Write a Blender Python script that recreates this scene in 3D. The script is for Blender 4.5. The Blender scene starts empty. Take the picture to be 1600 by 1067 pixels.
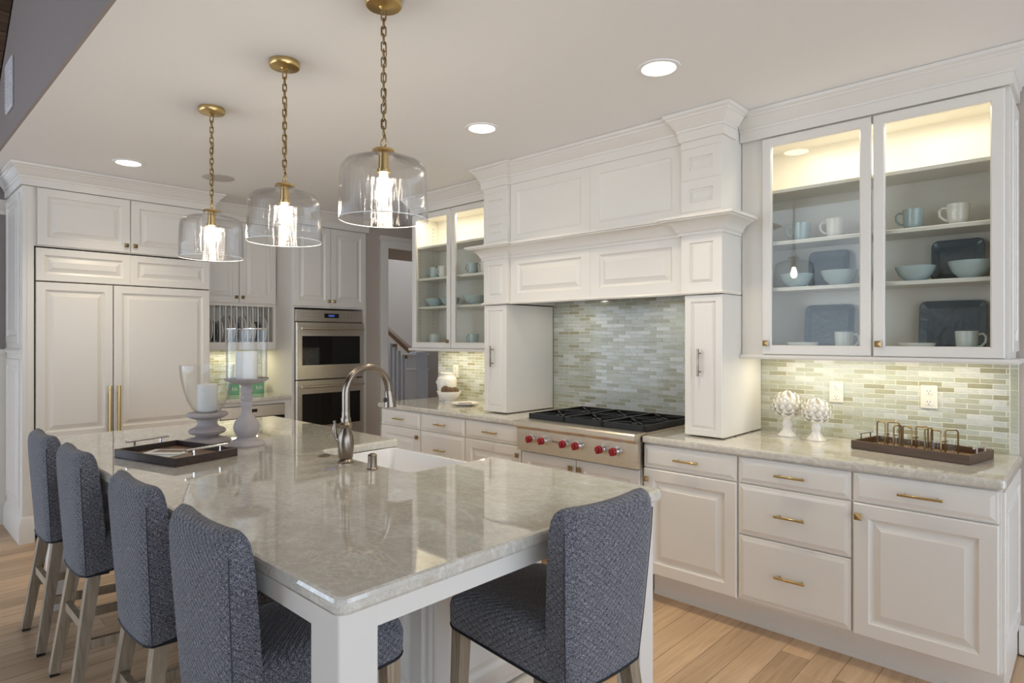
import bpy, bmesh, math, random
from mathutils import Vector, Matrix
random.seed(7)
R = math.radians
SC = bpy.context.scene
COL = SC.collection

# ------------------------------------------------------------------ camera
CAM_H, F_PX, YAW = 1.46, 970.0, 43.5
cd = bpy.data.cameras.new('camera')
cam = bpy.data.objects.new('camera', cd); COL.objects.link(cam)
cd.sensor_fit = 'HORIZONTAL'; cd.sensor_width = 36.0
cd.lens = 36.0 * F_PX / 1600.0
cd.shift_y = -(533.5 - 527.0) / 1600.0
cd.clip_start = 0.02
cam.location = (0, 0, CAM_H); cam.rotation_euler = (R(90), 0, R(YAW))
SC.camera = cam

# ------------------------------------------------------------------ world, exposure
w = bpy.data.worlds.new('world'); SC.world = w; w.use_nodes = True
w.node_tree.nodes['Background'].inputs[0].default_value = (0.72, 0.84, 1.0, 1)
w.node_tree.nodes['Background'].inputs[1].default_value = 3.9
vs = SC.view_settings
vs.view_transform = 'Standard'; vs.look = 'None'; vs.exposure = -0.28; vs.gamma = 1.0
vs.use_curve_mapping = False
SC.cycles.max_bounces = 8; SC.cycles.diffuse_bounces = 5; SC.cycles.glossy_bounces = 4
SC.cycles.transparent_max_bounces = 16; SC.cycles.transmission_bounces = 6
SC.cycles.caustics_reflective = False; SC.cycles.caustics_refractive = False
SC.cycles.sample_clamp_indirect = 4.0
SC.cycles.use_denoising = True

CEIL = 2.69

# ------------------------------------------------------------------ materials
MATS = {}
def nt(name):
    m = bpy.data.materials.new(name); m.use_nodes = True
    t = m.node_tree; return m, t, t.nodes['Principled BSDF']
def N(t, typ, **kw):
    n = t.nodes.new(typ)
    for k, v in kw.items(): setattr(n, k, v)
    return n
def mat(name, col, rough=0.5, metal=0.0, bump=0.0, bscale=40, emit=None, var=0.0, coat=0.0):
    m, t, p = nt(name)
    p.inputs['Base Color'].default_value = (*col, 1); p.inputs['Roughness'].default_value = rough
    p.inputs['Metallic'].default_value = metal
    if coat: p.inputs['Coat Weight'].default_value = coat; p.inputs['Coat Roughness'].default_value = 0.05
    tc = N(t, 'ShaderNodeTexCoord')
    nz = N(t, 'ShaderNodeTexNoise'); nz.inputs['Scale'].default_value = bscale; nz.inputs['Detail'].default_value = 4
    t.links.new(tc.outputs['Object'], nz.inputs['Vector'])
    if var:
        mx = N(t, 'ShaderNodeMix', data_type='RGBA')
        mx.inputs[6].default_value = (*[c * (1 - var) for c in col], 1); mx.inputs[7].default_value = (*[min(1, c * (1 + var)) for c in col], 1)
        t.links.new(nz.outputs['Fac'], mx.inputs[0]); t.links.new(mx.outputs[2], p.inputs['Base Color'])
    if bump:
        b = N(t, 'ShaderNodeBump'); b.inputs['Strength'].default_value = bump; b.inputs['Distance'].default_value = 0.01
        t.links.new(nz.outputs['Fac'], b.inputs['Height']); t.links.new(b.outputs[0], p.inputs['Normal'])
    if emit:
        p.inputs['Emission Color'].default_value = (*emit[0], 1); p.inputs['Emission Strength'].default_value = emit[1]
    MATS[name] = m; return m
def ramp(t, stops):
    r = N(t, 'ShaderNodeValToRGB'); e = r.color_ramp.elements
    while len(e) < len(stops): e.new(0.5)
    for i, (pos, c) in enumerate(stops): e[i].position = pos; e[i].color = (*c, 1)
    return r
def mapped(t, scale, coord='Object', rot=(0, 0, 0)):
    tc = N(t, 'ShaderNodeTexCoord'); mp = N(t, 'ShaderNodeMapping')
    mp.inputs['Scale'].default_value = scale; mp.inputs['Rotation'].default_value = rot
    t.links.new(tc.outputs[coord], mp.inputs[0]); return mp
def noise(t, vec, sc, det=4, dist=0.0, rough=.5):
    n = N(t, 'ShaderNodeTexNoise'); n.inputs['Scale'].default_value = sc; n.inputs['Detail'].default_value = det
    n.inputs['Distortion'].default_value = dist; n.inputs['Roughness'].default_value = rough
    t.links.new(vec.outputs[0], n.inputs['Vector']); return n
def mixc(t, fac, a, b, mode='MIX'):
    m = N(t, 'ShaderNodeMix', data_type='RGBA', blend_type=mode)
    for s, i in ((fac, 0), (a, 6), (b, 7)):
        if isinstance(s, (int, float)): m.inputs[i].default_value = s
        elif isinstance(s, tuple): m.inputs[i].default_value = (*s, 1)
        else: t.links.new(s, m.inputs[i])
    return m.outputs[2]
def bumpn(t, h, strength, dist, p):
    b = N(t, 'ShaderNodeBump'); b.inputs['Strength'].default_value = strength; b.inputs['Distance'].default_value = dist
    t.links.new(h, b.inputs['Height']); t.links.new(b.outputs[0], p.inputs['Normal'])
def math_(t, op, a, b=None):
    m = N(t, 'ShaderNodeMath', operation=op)
    for s, i in ((a, 0), (b, 1)):
        if s is None: continue
        if isinstance(s, (int, float)): m.inputs[i].default_value = s
        else: t.links.new(s, m.inputs[i])
    return m.outputs[0]

white = mat('white_paint', (0.775, 0.745, 0.69), 0.32, var=0.015, bscale=3)
mat('ceiling_paint', (0.87, 0.87, 0.875), 0.7, bump=.05, bscale=120)
mat('taupe_paint', (0.52, 0.455, 0.39), 0.6, bump=.05, bscale=120)
mat('grey_paint', (0.30, 0.262, 0.25), 0.6, bump=.05, bscale=120)
mat('brass', (0.62, 0.45, 0.20), 0.28, 1.0, var=.06, bscale=30)
mat('brass_dark', (0.32, 0.22, 0.10), 0.33, 1.0, var=.1, bscale=30)
mat('chrome', (0.75, 0.75, 0.76), 0.12, 1.0, var=.03)
mat('nickel', (0.28, 0.235, 0.19), 0.26, 1.0, var=.08, bscale=20)
mat('black_metal', (0.018, 0.017, 0.017), 0.35, 0.3, bump=.1, bscale=200)
mat('black_glass', (0.008, 0.007, 0.006), 0.04, var=.2, bscale=8)
mat('black_gap', (0.01, 0.01, 0.01), 0.8, var=.1)
mat('red_plastic', (0.26, 0.008, 0.015), 0.28, var=.05)
mat('ceramic_white', (0.83, 0.81, 0.77), 0.2, var=.02, bscale=10, coat=.3)
mat('sink_white', (0.84, 0.84, 0.85), 0.12, var=.01, coat=.4)
mat('ceramic_blue', (0.42, 0.52, 0.54), 0.2, var=.12, bscale=25, coat=.4)
mat('ceramic_pale', (0.62, 0.66, 0.64), 0.22, var=.06, bscale=20, coat=.3)
mat('ceramic_slate', (0.075, 0.108, 0.14), 0.14, bump=.5, bscale=35, var=.25, coat=.6)
mat('candle_wax', (0.82, 0.80, 0.77), 0.45, var=.02)
mat('grey_wood_turned', (0.40, 0.36, 0.36), 0.6, var=.18, bscale=14, bump=.15)
mat('green_tin', (0.16, 0.42, 0.27), 0.35, var=.1, bscale=15)
mat('black_piping', (0.01, 0.01, 0.012), 0.7, bump=.1)
mat('plastic_ivory', (0.80, 0.77, 0.67), 0.35, var=.01)
mat('paper_white', (0.80, 0.80, 0.80), 0.6, var=.02)
mat('twig_brown', (0.17, 0.105, 0.06), 0.8, bump=1.0, bscale=140, var=.8)
mat('stair_white', (0.62, 0.64, 0.68), 0.4, var=.02)
mat('stair_wood', (0.20, 0.10, 0.05), 0.4, var=.2, bscale=15)
mat('dark_door_wood', (0.05, 0.028, 0.018), 0.5, var=.2, bscale=8)
mat('vent_white', (0.66, 0.66, 0.69), 0.5, var=.01)
mat('grout', (0.82, 0.80, 0.72), 0.8, bump=.2, bscale=300)
mat('speaker_grille', (0.60, 0.57, 0.53), 0.8, bump=.5, bscale=500)
mat('bulb_glow', (1, .9, .75), 0.3, emit=((1.0, .87, .68), 150))
mat('can_glow', (1, .95, .85), 0.3, emit=((1.0, .90, .74), 16))
mat('strip_glow', (1, .95, .8), 0.3, emit=((1.0, .88, .62), 6))
mat('display_blue', (.01, .01, .02), 0.1, emit=((.15, .25, 1.0), .5))

def steel():
    m, t, p = nt('brushed_steel')
    mp = mapped(t, (2, 60, 60)); n = noise(t, mp, 12, 3)
    r = ramp(t, [(.3, (.66, .60, .50)), (.7, (.80, .74, .64))]); t.links.new(n.outputs[0], r.inputs[0])
    t.links.new(r.outputs[0], p.inputs['Base Color']); p.inputs['Metallic'].default_value = 1; p.inputs['Roughness'].default_value = .33
    MATS['steel'] = m
steel()
def stone():
    m, t, p = nt('quartzite')
    mp = mapped(t, (1, 1.5, 1), rot=(0, 0, .5))
    n1 = noise(t, mp, 1.6, 6, 1.0, .6); n3 = noise(t, mp, 38, 4)
    base = ramp(t, [(.28, (.47, .435, .365)), (.45, (.57, .54, .465)), (.6, (.63, .60, .525)), (.78, (.70, .675, .61))])
    t.links.new(n1.outputs[0], base.inputs[0])
    c = base.outputs[0]
    for sc, wd, k, dst in ((2.6, .014, .55, 1.8), (6.5, .022, .40, 2.2), (15, .03, .22, 1.5)):
        n2 = noise(t, mp, sc, 5, dst, .6)
        v = ramp(t, [(.5 - wd, (0, 0, 0)), (.5, (1, 1, 1)), (.5 + wd, (0, 0, 0))]); t.links.new(n2.outputs[0], v.inputs[0])
        c = mixc(t, math_(t, 'MULTIPLY', v.outputs[0], k), c, (.82, .81, .77))
    g = ramp(t, [(.35, (.93, .93, .93)), (.65, (1.04, 1.04, 1.04))]); t.links.new(n3.outputs[0], g.inputs[0])
    c = mixc(t, 1.0, c, g.outputs[0], 'MULTIPLY')
    t.links.new(c, p.inputs['Base Color']); p.inputs['Roughness'].default_value = .03
    p.inputs['Specular IOR Level'].default_value = .9; p.inputs['Coat Weight'].default_value = .6; p.inputs['Coat Roughness'].default_value = .02
    MATS['stone'] = m
stone()
def tiles(name, island):
    m, t, p = nt(name)
    if island:
        g = N(t, 'ShaderNodeNewGeometry'); rnd = g.outputs['Random Per Island']
    else:
        o = N(t, 'ShaderNodeObjectInfo'); rnd = o.outputs['Random']
    r = ramp(t, [(0, (.36, .35, .24)), (.15, (.43, .43, .32)), (.35, (.49, .51, .41)), (.6, (.50, .53, .46)), (.8, (.56, .59, .55)), (1, (.70, .71, .68))])
    t.links.new(rnd, r.inputs[0])
    mp = mapped(t, (5, 5, 60)); n = noise(t, mp, 4, 5, 1.2)
    s = ramp(t, [(.3, (.80, .80, .78)), (.7, (1.12, 1.12, 1.12))]); t.links.new(n.outputs[0], s.inputs[0])
    t.links.new(mixc(t, 1.0, r.outputs[0], s.outputs[0], 'MULTIPLY'), p.inputs['Base Color'])
    p.inputs['Roughness'].default_value = .16; p.inputs['Coat Weight'].default_value = .3
    MATS[name] = m
tiles('tile_glass', False); tiles('tile_glass_joined', True)
def wood(name, stops, scale, rough, objrand=True, axis=1):
    m, t, p = nt(name)
    s = [26, 26, 26]; s[axis] = 1.6
    mp = mapped(t, tuple(s))
    o = N(t, 'ShaderNodeObjectInfo')
    ad = N(t, 'ShaderNodeVectorMath', operation='ADD')
    cb = N(t, 'ShaderNodeCombineXYZ')
    sh = math_(t, 'MULTIPLY', o.outputs['Random'], 37.0)
    for i in range(3): t.links.new(sh, cb.inputs[i])
    t.links.new(mp.outputs[0], ad.inputs[0]); t.links.new(cb.outputs[0], ad.inputs[1])
    n = noise(t, ad, scale, 7, 1.1, .6)
    r = ramp(t, stops); t.links.new(n.outputs[0], r.inputs[0])
    c = r.outputs[0]
    if objrand:
        k = ramp(t, [(0, (.78, .76, .74)), (.5, (1, 1, 1)), (1, (1.16, 1.14, 1.10))]); t.links.new(o.outputs['Random'], k.inputs[0])
        c = mixc(t, 1.0, c, k.outputs[0], 'MULTIPLY')
    t.links.new(c, p.inputs['Base Color']); p.inputs['Roughness'].default_value = rough
    bumpn(t, n.outputs[0], .12, .002, p)
    MATS[name] = m
wood('oak_floor', [(.25, (.42, .275, .155)), (.5, (.56, .385, .235)), (.75, (.66, .475, .31))], 1.0, .38)
wood('stool_oak', [(.25, (.20, .15, .10)), (.5, (.33, .26, .18)), (.75, (.44, .37, .28))], 2.0, .55, axis=2)
wood('tray_wood', [(.25, (.022, .014, .012)), (.75, (.06, .036, .028))], 2.0, .4, False, axis=0)
wood('tray_walnut', [(.25, (.05, .028, .014)), (.75, (.12, .068, .035))], 2.0, .4, False, axis=0)
wood('tray_floor_wood', [(.25, (.14, .08, .045)), (.75, (.27, .17, .10))], 2.0, .4, False, axis=0)
wood('vault_wood', [(.25, (.03, .018, .012)), (.5, (.09, .055, .033)), (.75, (.17, .11, .066))], 1.0, .6)
def fabric():
    m, t, p = nt('quilted_fabric')
    tc = N(t, 'ShaderNodeTexCoord'); sp = N(t, 'ShaderNodeSeparateXYZ'); t.links.new(tc.outputs['Object'], sp.inputs[0])
    hx = math_(t, 'ADD', sp.outputs[0], sp.outputs[1])
    a = math_(t, 'MULTIPLY', math_(t, 'ADD', math_(t, 'MULTIPLY', hx, .8), sp.outputs[2]), 160.0)
    b = math_(t, 'MULTIPLY', math_(t, 'SUBTRACT', math_(t, 'MULTIPLY', hx, .8), sp.outputs[2]), 160.0)
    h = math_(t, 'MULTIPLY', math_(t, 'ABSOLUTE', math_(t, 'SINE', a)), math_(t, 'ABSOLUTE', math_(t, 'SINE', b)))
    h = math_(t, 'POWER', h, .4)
    n = N(t, 'ShaderNodeTexNoise'); n.inputs['Scale'].default_value = 420; n.inputs['Detail'].default_value = 2
    t.links.new(tc.outputs['Object'], n.inputs['Vector'])
    r = ramp(t, [(.36, (.022, .025, .04)), (.5, (.105, .112, .145)), (.64, (.40, .395, .42))]); t.links.new(n.outputs[0], r.inputs[0])
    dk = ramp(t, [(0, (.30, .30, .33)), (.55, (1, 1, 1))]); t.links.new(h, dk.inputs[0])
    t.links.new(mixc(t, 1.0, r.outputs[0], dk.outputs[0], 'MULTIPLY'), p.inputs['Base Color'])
    p.inputs['Roughness'].default_value = .9; p.inputs['Sheen Weight'].default_value = .25
    hh = math_(t, 'ADD', h, math_(t, 'MULTIPLY', n.outputs[0], .5))
    bumpn(t, hh, .9, .005, p)
    MATS['fabric'] = m
fabric()
mat('fabric_seam', (.05, .055, .07), .9, bump=.2, bscale=300)
def clear(name, tint, gl, bump=0):
    m = bpy.data.materials.new(name); m.use_nodes = True; t = m.node_tree; t.nodes.clear()
    out = N(t, 'ShaderNodeOutputMaterial'); mx = N(t, 'ShaderNodeMixShader')
    tr = N(t, 'ShaderNodeBsdfTransparent'); g = N(t, 'ShaderNodeBsdfGlossy'); fr = N(t, 'ShaderNodeLayerWeight'); fr.inputs['Blend'].default_value = .5
    tr.inputs[0].default_value = (*tint, 1); g.inputs['Roughness'].default_value = .015; 
    fac = math_(t, 'MINIMUM', math_(t, 'ADD', math_(t, 'MULTIPLY', math_(t, 'POWER', fr.outputs['Facing'], 4.0), gl), .03), .9)
    t.links.new(fac, mx.inputs[0]); t.links.new(tr.outputs[0], mx.inputs[1]); t.links.new(g.outputs[0], mx.inputs[2])
    if bump:
        mp = mapped(t, (38, 38, 3)); n = noise(t, mp, 1.5, 3, .6)
        b = N(t, 'ShaderNodeBump'); b.inputs['Strength'].default_value = bump; b.inputs['Distance'].default_value = .01
        t.links.new(n.outputs[0], b.inputs['Height']); t.links.new(b.outputs[0], g.inputs['Normal']); t.links.new(b.outputs[0], fr.inputs['Normal'])
    t.links.new(mx.outputs[0], out.inputs[0]); MATS[name] = m
clear('window_glass', (.95, .96, .94), .7)
clear('shade_glass', (.985, .987, .99), .85, .35)
clear('hurricane_glass', (.98, .985, .983), .85, .12)

mat('lit_edge_white', (.86, .88, .88), .08, var=.02, coat=.5)  # near-white colour stands in for light caught in the shade's lower edge
# ------------------------------------------------------------------ mesh helpers
class MB:
    def __init__(s): s.v = []; s.f = []
    def add(s, vs, fs):
        o = len(s.v); s.v += [tuple(q) for q in vs]; s.f += [tuple(i + o for i in f) for f in fs]; return s
    def box(s, x0, x1, y0, y1, z0, z1):
        return s.add([(x0, y0, z0), (x1, y0, z0), (x1, y1, z0), (x0, y1, z0), (x0, y0, z1), (x1, y0, z1), (x1, y1, z1), (x0, y1, z1)],
                     [(0, 3, 2, 1), (4, 5, 6, 7), (0, 1, 5, 4), (1, 2, 6, 5), (2, 3, 7, 6), (3, 0, 4, 7)])
    def rbox(s, x0, x1, y0, y1, z0, z1, b=.003, seg=1):
        bm = bmesh.new(); bmesh.ops.create_cube(bm, size=1)
        for q in bm.verts: q.co = Vector(((x0 + x1) / 2 + q.co.x * (x1 - x0), (y0 + y1) / 2 + q.co.y * (y1 - y0), (z0 + z1) / 2 + q.co.z * (z1 - z0)))
        bmesh.ops.bevel(bm, geom=bm.edges[:], offset=b, segments=seg, affect='EDGES', profile=.5)
        bm.verts.index_update(); s.add([q.co[:] for q in bm.verts], [[q.index for q in f.verts] for f in bm.faces]); bm.free(); return s
    def loops(s, L, cap0=True, cap1=True, closed=False):
        n = len(L[0]); vs = [p for l in L for p in l]; fs = []
        m = len(L)
        for i in range(m if closed else m - 1):
            a, b = i * n, ((i + 1) % m) * n
            for k in range(n): fs.append((a + k, a + (k + 1) % n, b + (k + 1) % n, b + k))
        if not closed:
            if cap0: fs.append(tuple(range(n - 1, -1, -1)))
            if cap1: fs.append(tuple(range((m - 1) * n, m * n)))
        return s.add(vs, fs)
    def lathe(s, prof, c=(0, 0, 0), n=24, cap=True):
        L = [[(c[0] + r * math.cos(2 * math.pi * k / n), c[1] + r * math.sin(2 * math.pi * k / n), c[2] + z) for k in range(n)] for r, z in prof]
        return s.loops(L, cap, cap)
    def tube(s, pts, r, n=8, closed=False, cap=True):
        pts = [Vector(p) for p in pts]; L = []; m = len(pts); up = None
        for i, p in enumerate(pts):
            if closed: d = pts[(i + 1) % m] - pts[i - 1]
            else: d = pts[min(i + 1, m - 1)] - pts[max(i - 1, 0)]
            d.normalize()
            if up is None: up = Vector((0, 0, 1)) if abs(d.z) < .9 else Vector((1, 0, 0))
            a = d.cross(up).normalized(); b = a.cross(d).normalized(); up = b
            rr = r[i] if isinstance(r, (list, tuple)) else r
            L.append([tuple(p + a * rr * math.cos(2 * math.pi * k / n) + b * rr * math.sin(2 * math.pi * k / n)) for k in range(n)])
        return s.loops(L, cap, cap, closed)
    def bar(s, p0, p1, s0, s1=None):
        s1 = s1 or s0; p0, p1 = Vector(p0), Vector(p1); d = (p1 - p0).normalized()
        a = Vector((1, 0, 0)) if abs(d.x) < .9 else Vector((0, 1, 0)); b = d.cross(a).normalized(); a = b.cross(d).normalized()
        q = lambda p, z: [tuple(p + a * x * z[0] / 2 + b * y * z[1] / 2) for x, y in ((-1, -1), (1, -1), (1, 1), (-1, 1))]
        return s.loops([q(p0, s0), q(p1, s1)])
    def sweep(s, prof, path, cap=True):
        # prof: closed (out,z) ; path: plan polyline, outward = right-hand side
        P = [Vector((*p, 0)) for p in path]; L = []
        for i, p in enumerate(P):
            ns = []
            if i > 0: d = (P[i] - P[i - 1]).normalized(); ns.append(Vector((d.y, -d.x, 0)))
            if i < len(P) - 1: d = (P[i + 1] - P[i]).normalized(); ns.append(Vector((d.y, -d.x, 0)))
            if len(ns) == 2: nrm = (ns[0] + ns[1]); nrm = nrm / max(.2, nrm.dot(ns[0]))
            else: nrm = ns[0]
            L.append([(p.x + nrm.x * o, p.y + nrm.y * o, z) for o, z in prof])
        return s.loops(L, cap, cap)
    def prism(s, pts, z0, z1):
        return s.loops([[(x, y, z0) for x, y in pts], [(x, y, z1) for x, y in pts]])
    def mesh(s, name, m, smooth=None):
        me = bpy.data.meshes.new(name); me.from_pydata(s.v, [], s.f)
        bm = bmesh.new(); bm.from_mesh(me); bmesh.ops.recalc_face_normals(bm, faces=bm.faces[:]); bm.to_mesh(me); bm.free()
        if smooth:
            me.polygons.foreach_set('use_smooth', [True] * len(me.polygons)); me.set_sharp_from_angle(angle=R(smooth))
        me.materials.append(MATS[m]); return me
    def build(s, name, m, parent=None, smooth=None, loc=None, rot=None):
        return put(name, s.mesh(name, m, smooth), parent, loc, rot)
def put(name, me, parent=None, loc=None, rot=None):
    o = bpy.data.objects.new(name, me); COL.objects.link(o)
    if parent: o.parent = parent
    if loc: o.location = loc
    if rot: o.rotation_euler = rot
    return o
def tag(o, label, cat, group=None):
    o['label'] = label; o['category'] = cat
    if group: o['group'] = group
    return o
def thing(name, label, cat, loc=(0, 0, 0), rz=0, group=None):
    o = bpy.data.objects.new(name, None); COL.objects.link(o); o.empty_display_size = .1
    o.location = loc; o.rotation_euler = (0, 0, rz); return tag(o, label, cat, group)
def struct(o): o['kind'] = 'structure'; return o
def sub(o, label): o['label'] = label; return o
def area(name, loc, sx, sy, power, col, parent=None, rot=(0, 0, 0), shape='RECTANGLE', spread=math.pi):
    l = bpy.data.lights.new(name, 'AREA'); l.shape = shape; l.size = sx; l.size_y = sy; l.energy = power; l.color = col; l.spread = spread
    o = bpy.data.objects.new(name, l); COL.objects.link(o); o.location = loc; o.rotation_euler = rot
    if parent: o.parent = parent
    return o
CACHE = {}
def rect(x0, x1, z0, z1, ins, y): return [(x0 + ins, y, z0 + ins), (x1 - ins, y, z0 + ins), (x1 - ins, y, z1 - ins), (x0 + ins, y, z1 - ins)]
def panel_mesh(w, h, t=.02, fw=.055, style='raised'):
    k = (round(w, 4), round(h, 4), t, fw, style)
    if k in CACHE: return CACHE[k]
    if style == 'raised': pr = [(0, 0), (0, -t + .004), (.004, -t), (fw, -t), (fw + .004, -t + .006), (fw + .014, -t + .011), (fw + .02, -t + .011), (fw + .045, -t + .003), (fw + .047, -t + .001)]
    elif style == 'small': pr = [(0, 0), (0, -t + .003), (.003, -t), (fw, -t), (fw + .003, -t + .008), (fw + .006, -t + .008), (fw + .022, -t + .001)]
    elif style == 'flat': pr = [(0, 0), (0, -t + .003), (.003, -t), (fw, -t), (fw + .006, -t + .006), (fw + .014, -t + .009), (fw + .018, -t + .010)]
    else: pr = [(0, 0), (0, -t + .007), (.005, -t + .005), (.010, -t + .005), (.026, -t), ]      # drawer slab with bevelled border
    m = MB().loops([rect(0, w, 0, h, i, y) for i, y in pr]).mesh('panel', 'white_paint'); CACHE[k] = m; return m
def pull_mesh(L=.14, m='brass', key='pull'):
    k = (key, L, m)
    if k not in CACHE:
        b = MB().rbox(-L / 2, L / 2, -.034, -.024, -.005, .005, .0015)
        for s in (-1, 1): b.tube([(s * L * .36, 0, 0), (s * L * .36, -.026, 0)], .0045, 8)
        CACHE[k] = b.mesh('pull', m, 40)
    return CACHE[k]
def knob_mesh(m='brass_dark'):
    k = ('knob', m)
    if k not in CACHE:
        b = MB().tube([(0, 0, 0), (0, -.014, 0)], .006, 8)
        b.loops([rect(-.014, .014, -.014, .014, 0, -.012), rect(-.015, .015, -.015, .015, 0, -.017), rect(-.015, .015, -.015, .015, .013, -.027)])
        CACHE[k] = b.mesh('knob', m)
    return CACHE[k]
def door(parent, x0, x1, z0, z1, y=0, knob=None, pull=None, style='raised', fw=.055, name='door', vpull=None, t=.02):
    d = put(name, panel_mesh(x1 - x0, z1 - z0, t, fw, style), parent, (x0, y, z0))
    if knob: sub(put('knob', knob_mesh(), d, (knob[0] - x0, -t, knob[1] - z0)), 'square brass knob')
    if pull: put('handle', pull_mesh(pull if isinstance(pull, float) else .14), d, ((x1 - x0) / 2, -t, (z1 - z0) / 2))
    return d
def roundpoly(pts, seg=5):
    out = []
    n = len(pts)
    for i, (x, y, r) in enumerate(pts):
        p = Vector((x, y)); a = Vector(pts[i - 1][:2]); b = Vector(pts[(i + 1) % n][:2])
        if r <= 0: out.append((x, y)); continue
        u = (a - p).normalized(); v = (b - p).normalized()
        c = p + (u + v) * r
        s0 = p + u * r - c; s1 = p + v * r - c
        a0 = math.atan2(s0.y, s0.x); a1 = math.atan2(s1.y, s1.x); da = (a1 - a0 + math.pi) % (2 * math.pi) - math.pi
        for k in range(seg + 1): q = a0 + da * k / seg; out.append((c.x + r * math.cos(q), c.y + r * math.sin(q)))
    return out
def offset(poly, d):
    n = len(poly); out = []
    for i in range(n):
        p = Vector(poly[i]); a = Vector(poly[i - 1]); b = Vector(poly[(i + 1) % n])
        d1 = (p - a).normalized(); d2 = (b - p).normalized(); n1 = Vector((-d1.y, d1.x)); n2 = Vector((-d2.y, d2.x))
        m = n1 + n2; m = m / max(.3, m.dot(n1)); out.append((p.x + m.x * d, p.y + m.y * d))
    return out
def slab(poly, z0, z1, e=.011):
    L = []
    for i, z in ((e, z0), (e * .3, z0 + e * .25), (0, z0 + e * .9), (0, z1 - e), (e * .3, z1 - e * .3), (e, z1)):
        L.append([(x, y, z) for x, y in offset(poly, i)])
    return MB().loops(L)

# ------------------------------------------------------------------ the setting
WY, WX = 3.70, -6.20
floor = struct(MB().box(-9.5, 3.5, -4.5, 8.5, -.12, -.012).build('floor', 'oak_floor'))
pw = .128; x = -6.33
pl_cache = {}
while x < 1.2:
    y = -1.7 + random.uniform(-1.2, 0)
    while y < 3.2:
        L = random.choice((1.1, 1.5, 1.9, 2.2)); y1 = min(y + L, 3.25)
        k = round(y1 - y, 3)
        if k > .05:
            if k not in pl_cache: pl_cache[k] = MB().loops([rect2 for rect2 in ([(0, 0, -.014), (pw - .0012, 0, -.014), (pw - .0012, k - .0012, -.014), (0, k - .0012, -.014)],
                [(0, 0, -.002), (pw - .0012, 0, -.002), (pw - .0012, k - .0012, -.002), (0, k - .0012, -.002)], [(.002, .002, 0), (pw - .0032, .002, 0), (pw - .0032, k - .0032, 0), (.002, k - .0032, 0)])]).mesh('plank', 'oak_floor')
            put('plank', pl_cache[k], floor, (x, y, 0))
        y = y1
    x += pw
struct(MB().box(-6.45, 3.5, .6502, 8.5, CEIL, CEIL + .12).build('ceiling', 'ceiling_paint'))
struct(MB().box(-6.45, 3.5, .635, .65, CEIL, 6.2).build('wall_bulkhead', 'grey_paint'))
struct(MB().box(-4.45, 3.5, WY, WY + .15, 0, CEIL).build('wall_range', 'taupe_paint'))
struct(MB().box(WX - .15, WX, .80, 3.655, 0, CEIL).build('wall_fridge', 'taupe_paint'))
struct(MB().box(-6.40, -6.25, -.5, .80, 0, 2.50).box(-6.40, -6.25, .655, .80, 2.50, CEIL).build('wall_left', 'grey_paint'))
# doorway wall flush with the oven tower, cased opening to the stair hall
dw = struct(MB().box(WX - .15, -5.585, 3.655, 3.93, 0, CEIL).box(WX - .15, -5.585, 3.93, 5.0, 2.42, CEIL).box(WX - .15, -5.585, 5.0, 6.2, 0, CEIL).build('wall_doorway', 'taupe_paint'))
tr = struct(MB().box(-5.585, -5.565, 3.835, 3.93, 0, 2.42).box(-5.585, -5.565, 5.0, 5.095, 0, 2.42).rbox(-5.585, -5.56, 3.835, 5.095, 2.42, 2.50, .004)
    .sweep([(0, 2.50), (.012, 2.50), (.035, 2.53), (.04, 2.545), (0, 2.545)], [(-5.585, 5.11), (-5.585, 3.82)][::-1]).build('trim_1', 'white_paint'))
struct(MB().box(-9.5, 3.5, 6.2, 6.35, 0, 4.2).build('wall_hall', 'taupe_paint'))
struct(MB().box(-9.5, -9.35, 3.0, 6.2, 0, 4.2).build('wall_stair', 'taupe_paint'))
struct(MB().box(-9.5, -6.36, 2.9, 3.05, 0, 4.2).build('wall_stair_side', 'taupe_paint'))
d2 = struct(MB().box(-7.45, -6.05, 6.15, 6.2, 0, 2.1).build('door_1', 'dark_door_wood'))
sub(put('knob', knob_mesh(), d2, (-6.3, 6.15, 1.0)), 'small brass door knob')
for xx in (-7.3, -6.68): put('door_panel', panel_mesh(.5, .8, .02, .06, 'raised'), d2, (xx, 6.15, .2)).data.materials[0]
# wainscot, rail, crown on the left wall
wn = struct(MB().box(-6.25, -6.232, -.5, .80, .14, 1.33).box(-6.25, -6.222, -.5, .80, 0, .14).rbox(-6.25, -6.205, -.5, .80, 1.33, 1.37, .006).build('trim_2', 'white_paint'))
for i in range(2): put('wainscot_panel', panel_mesh(.5, 1.0, .012, .03, 'flat'), wn, (-6.232, .18 - i * .62, .22), (0, 0, R(90)))
struct(MB().sweep([(0, 2.42), (.015, 2.42), (.02, 2.45), (.06, 2.50), (.065, 2.53), (0, 2.53)], [(-6.25, -.5), (-6.25, .80)]).build('trim_3', 'white_paint'))
bb = struct(MB().sweep([(0, 0), (.016, 0), (.016, .11), (.008, .13), (0, .13)], [(-.275, WY), (3.5, WY)]).build('baseboard_range', 'white_paint'))
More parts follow.
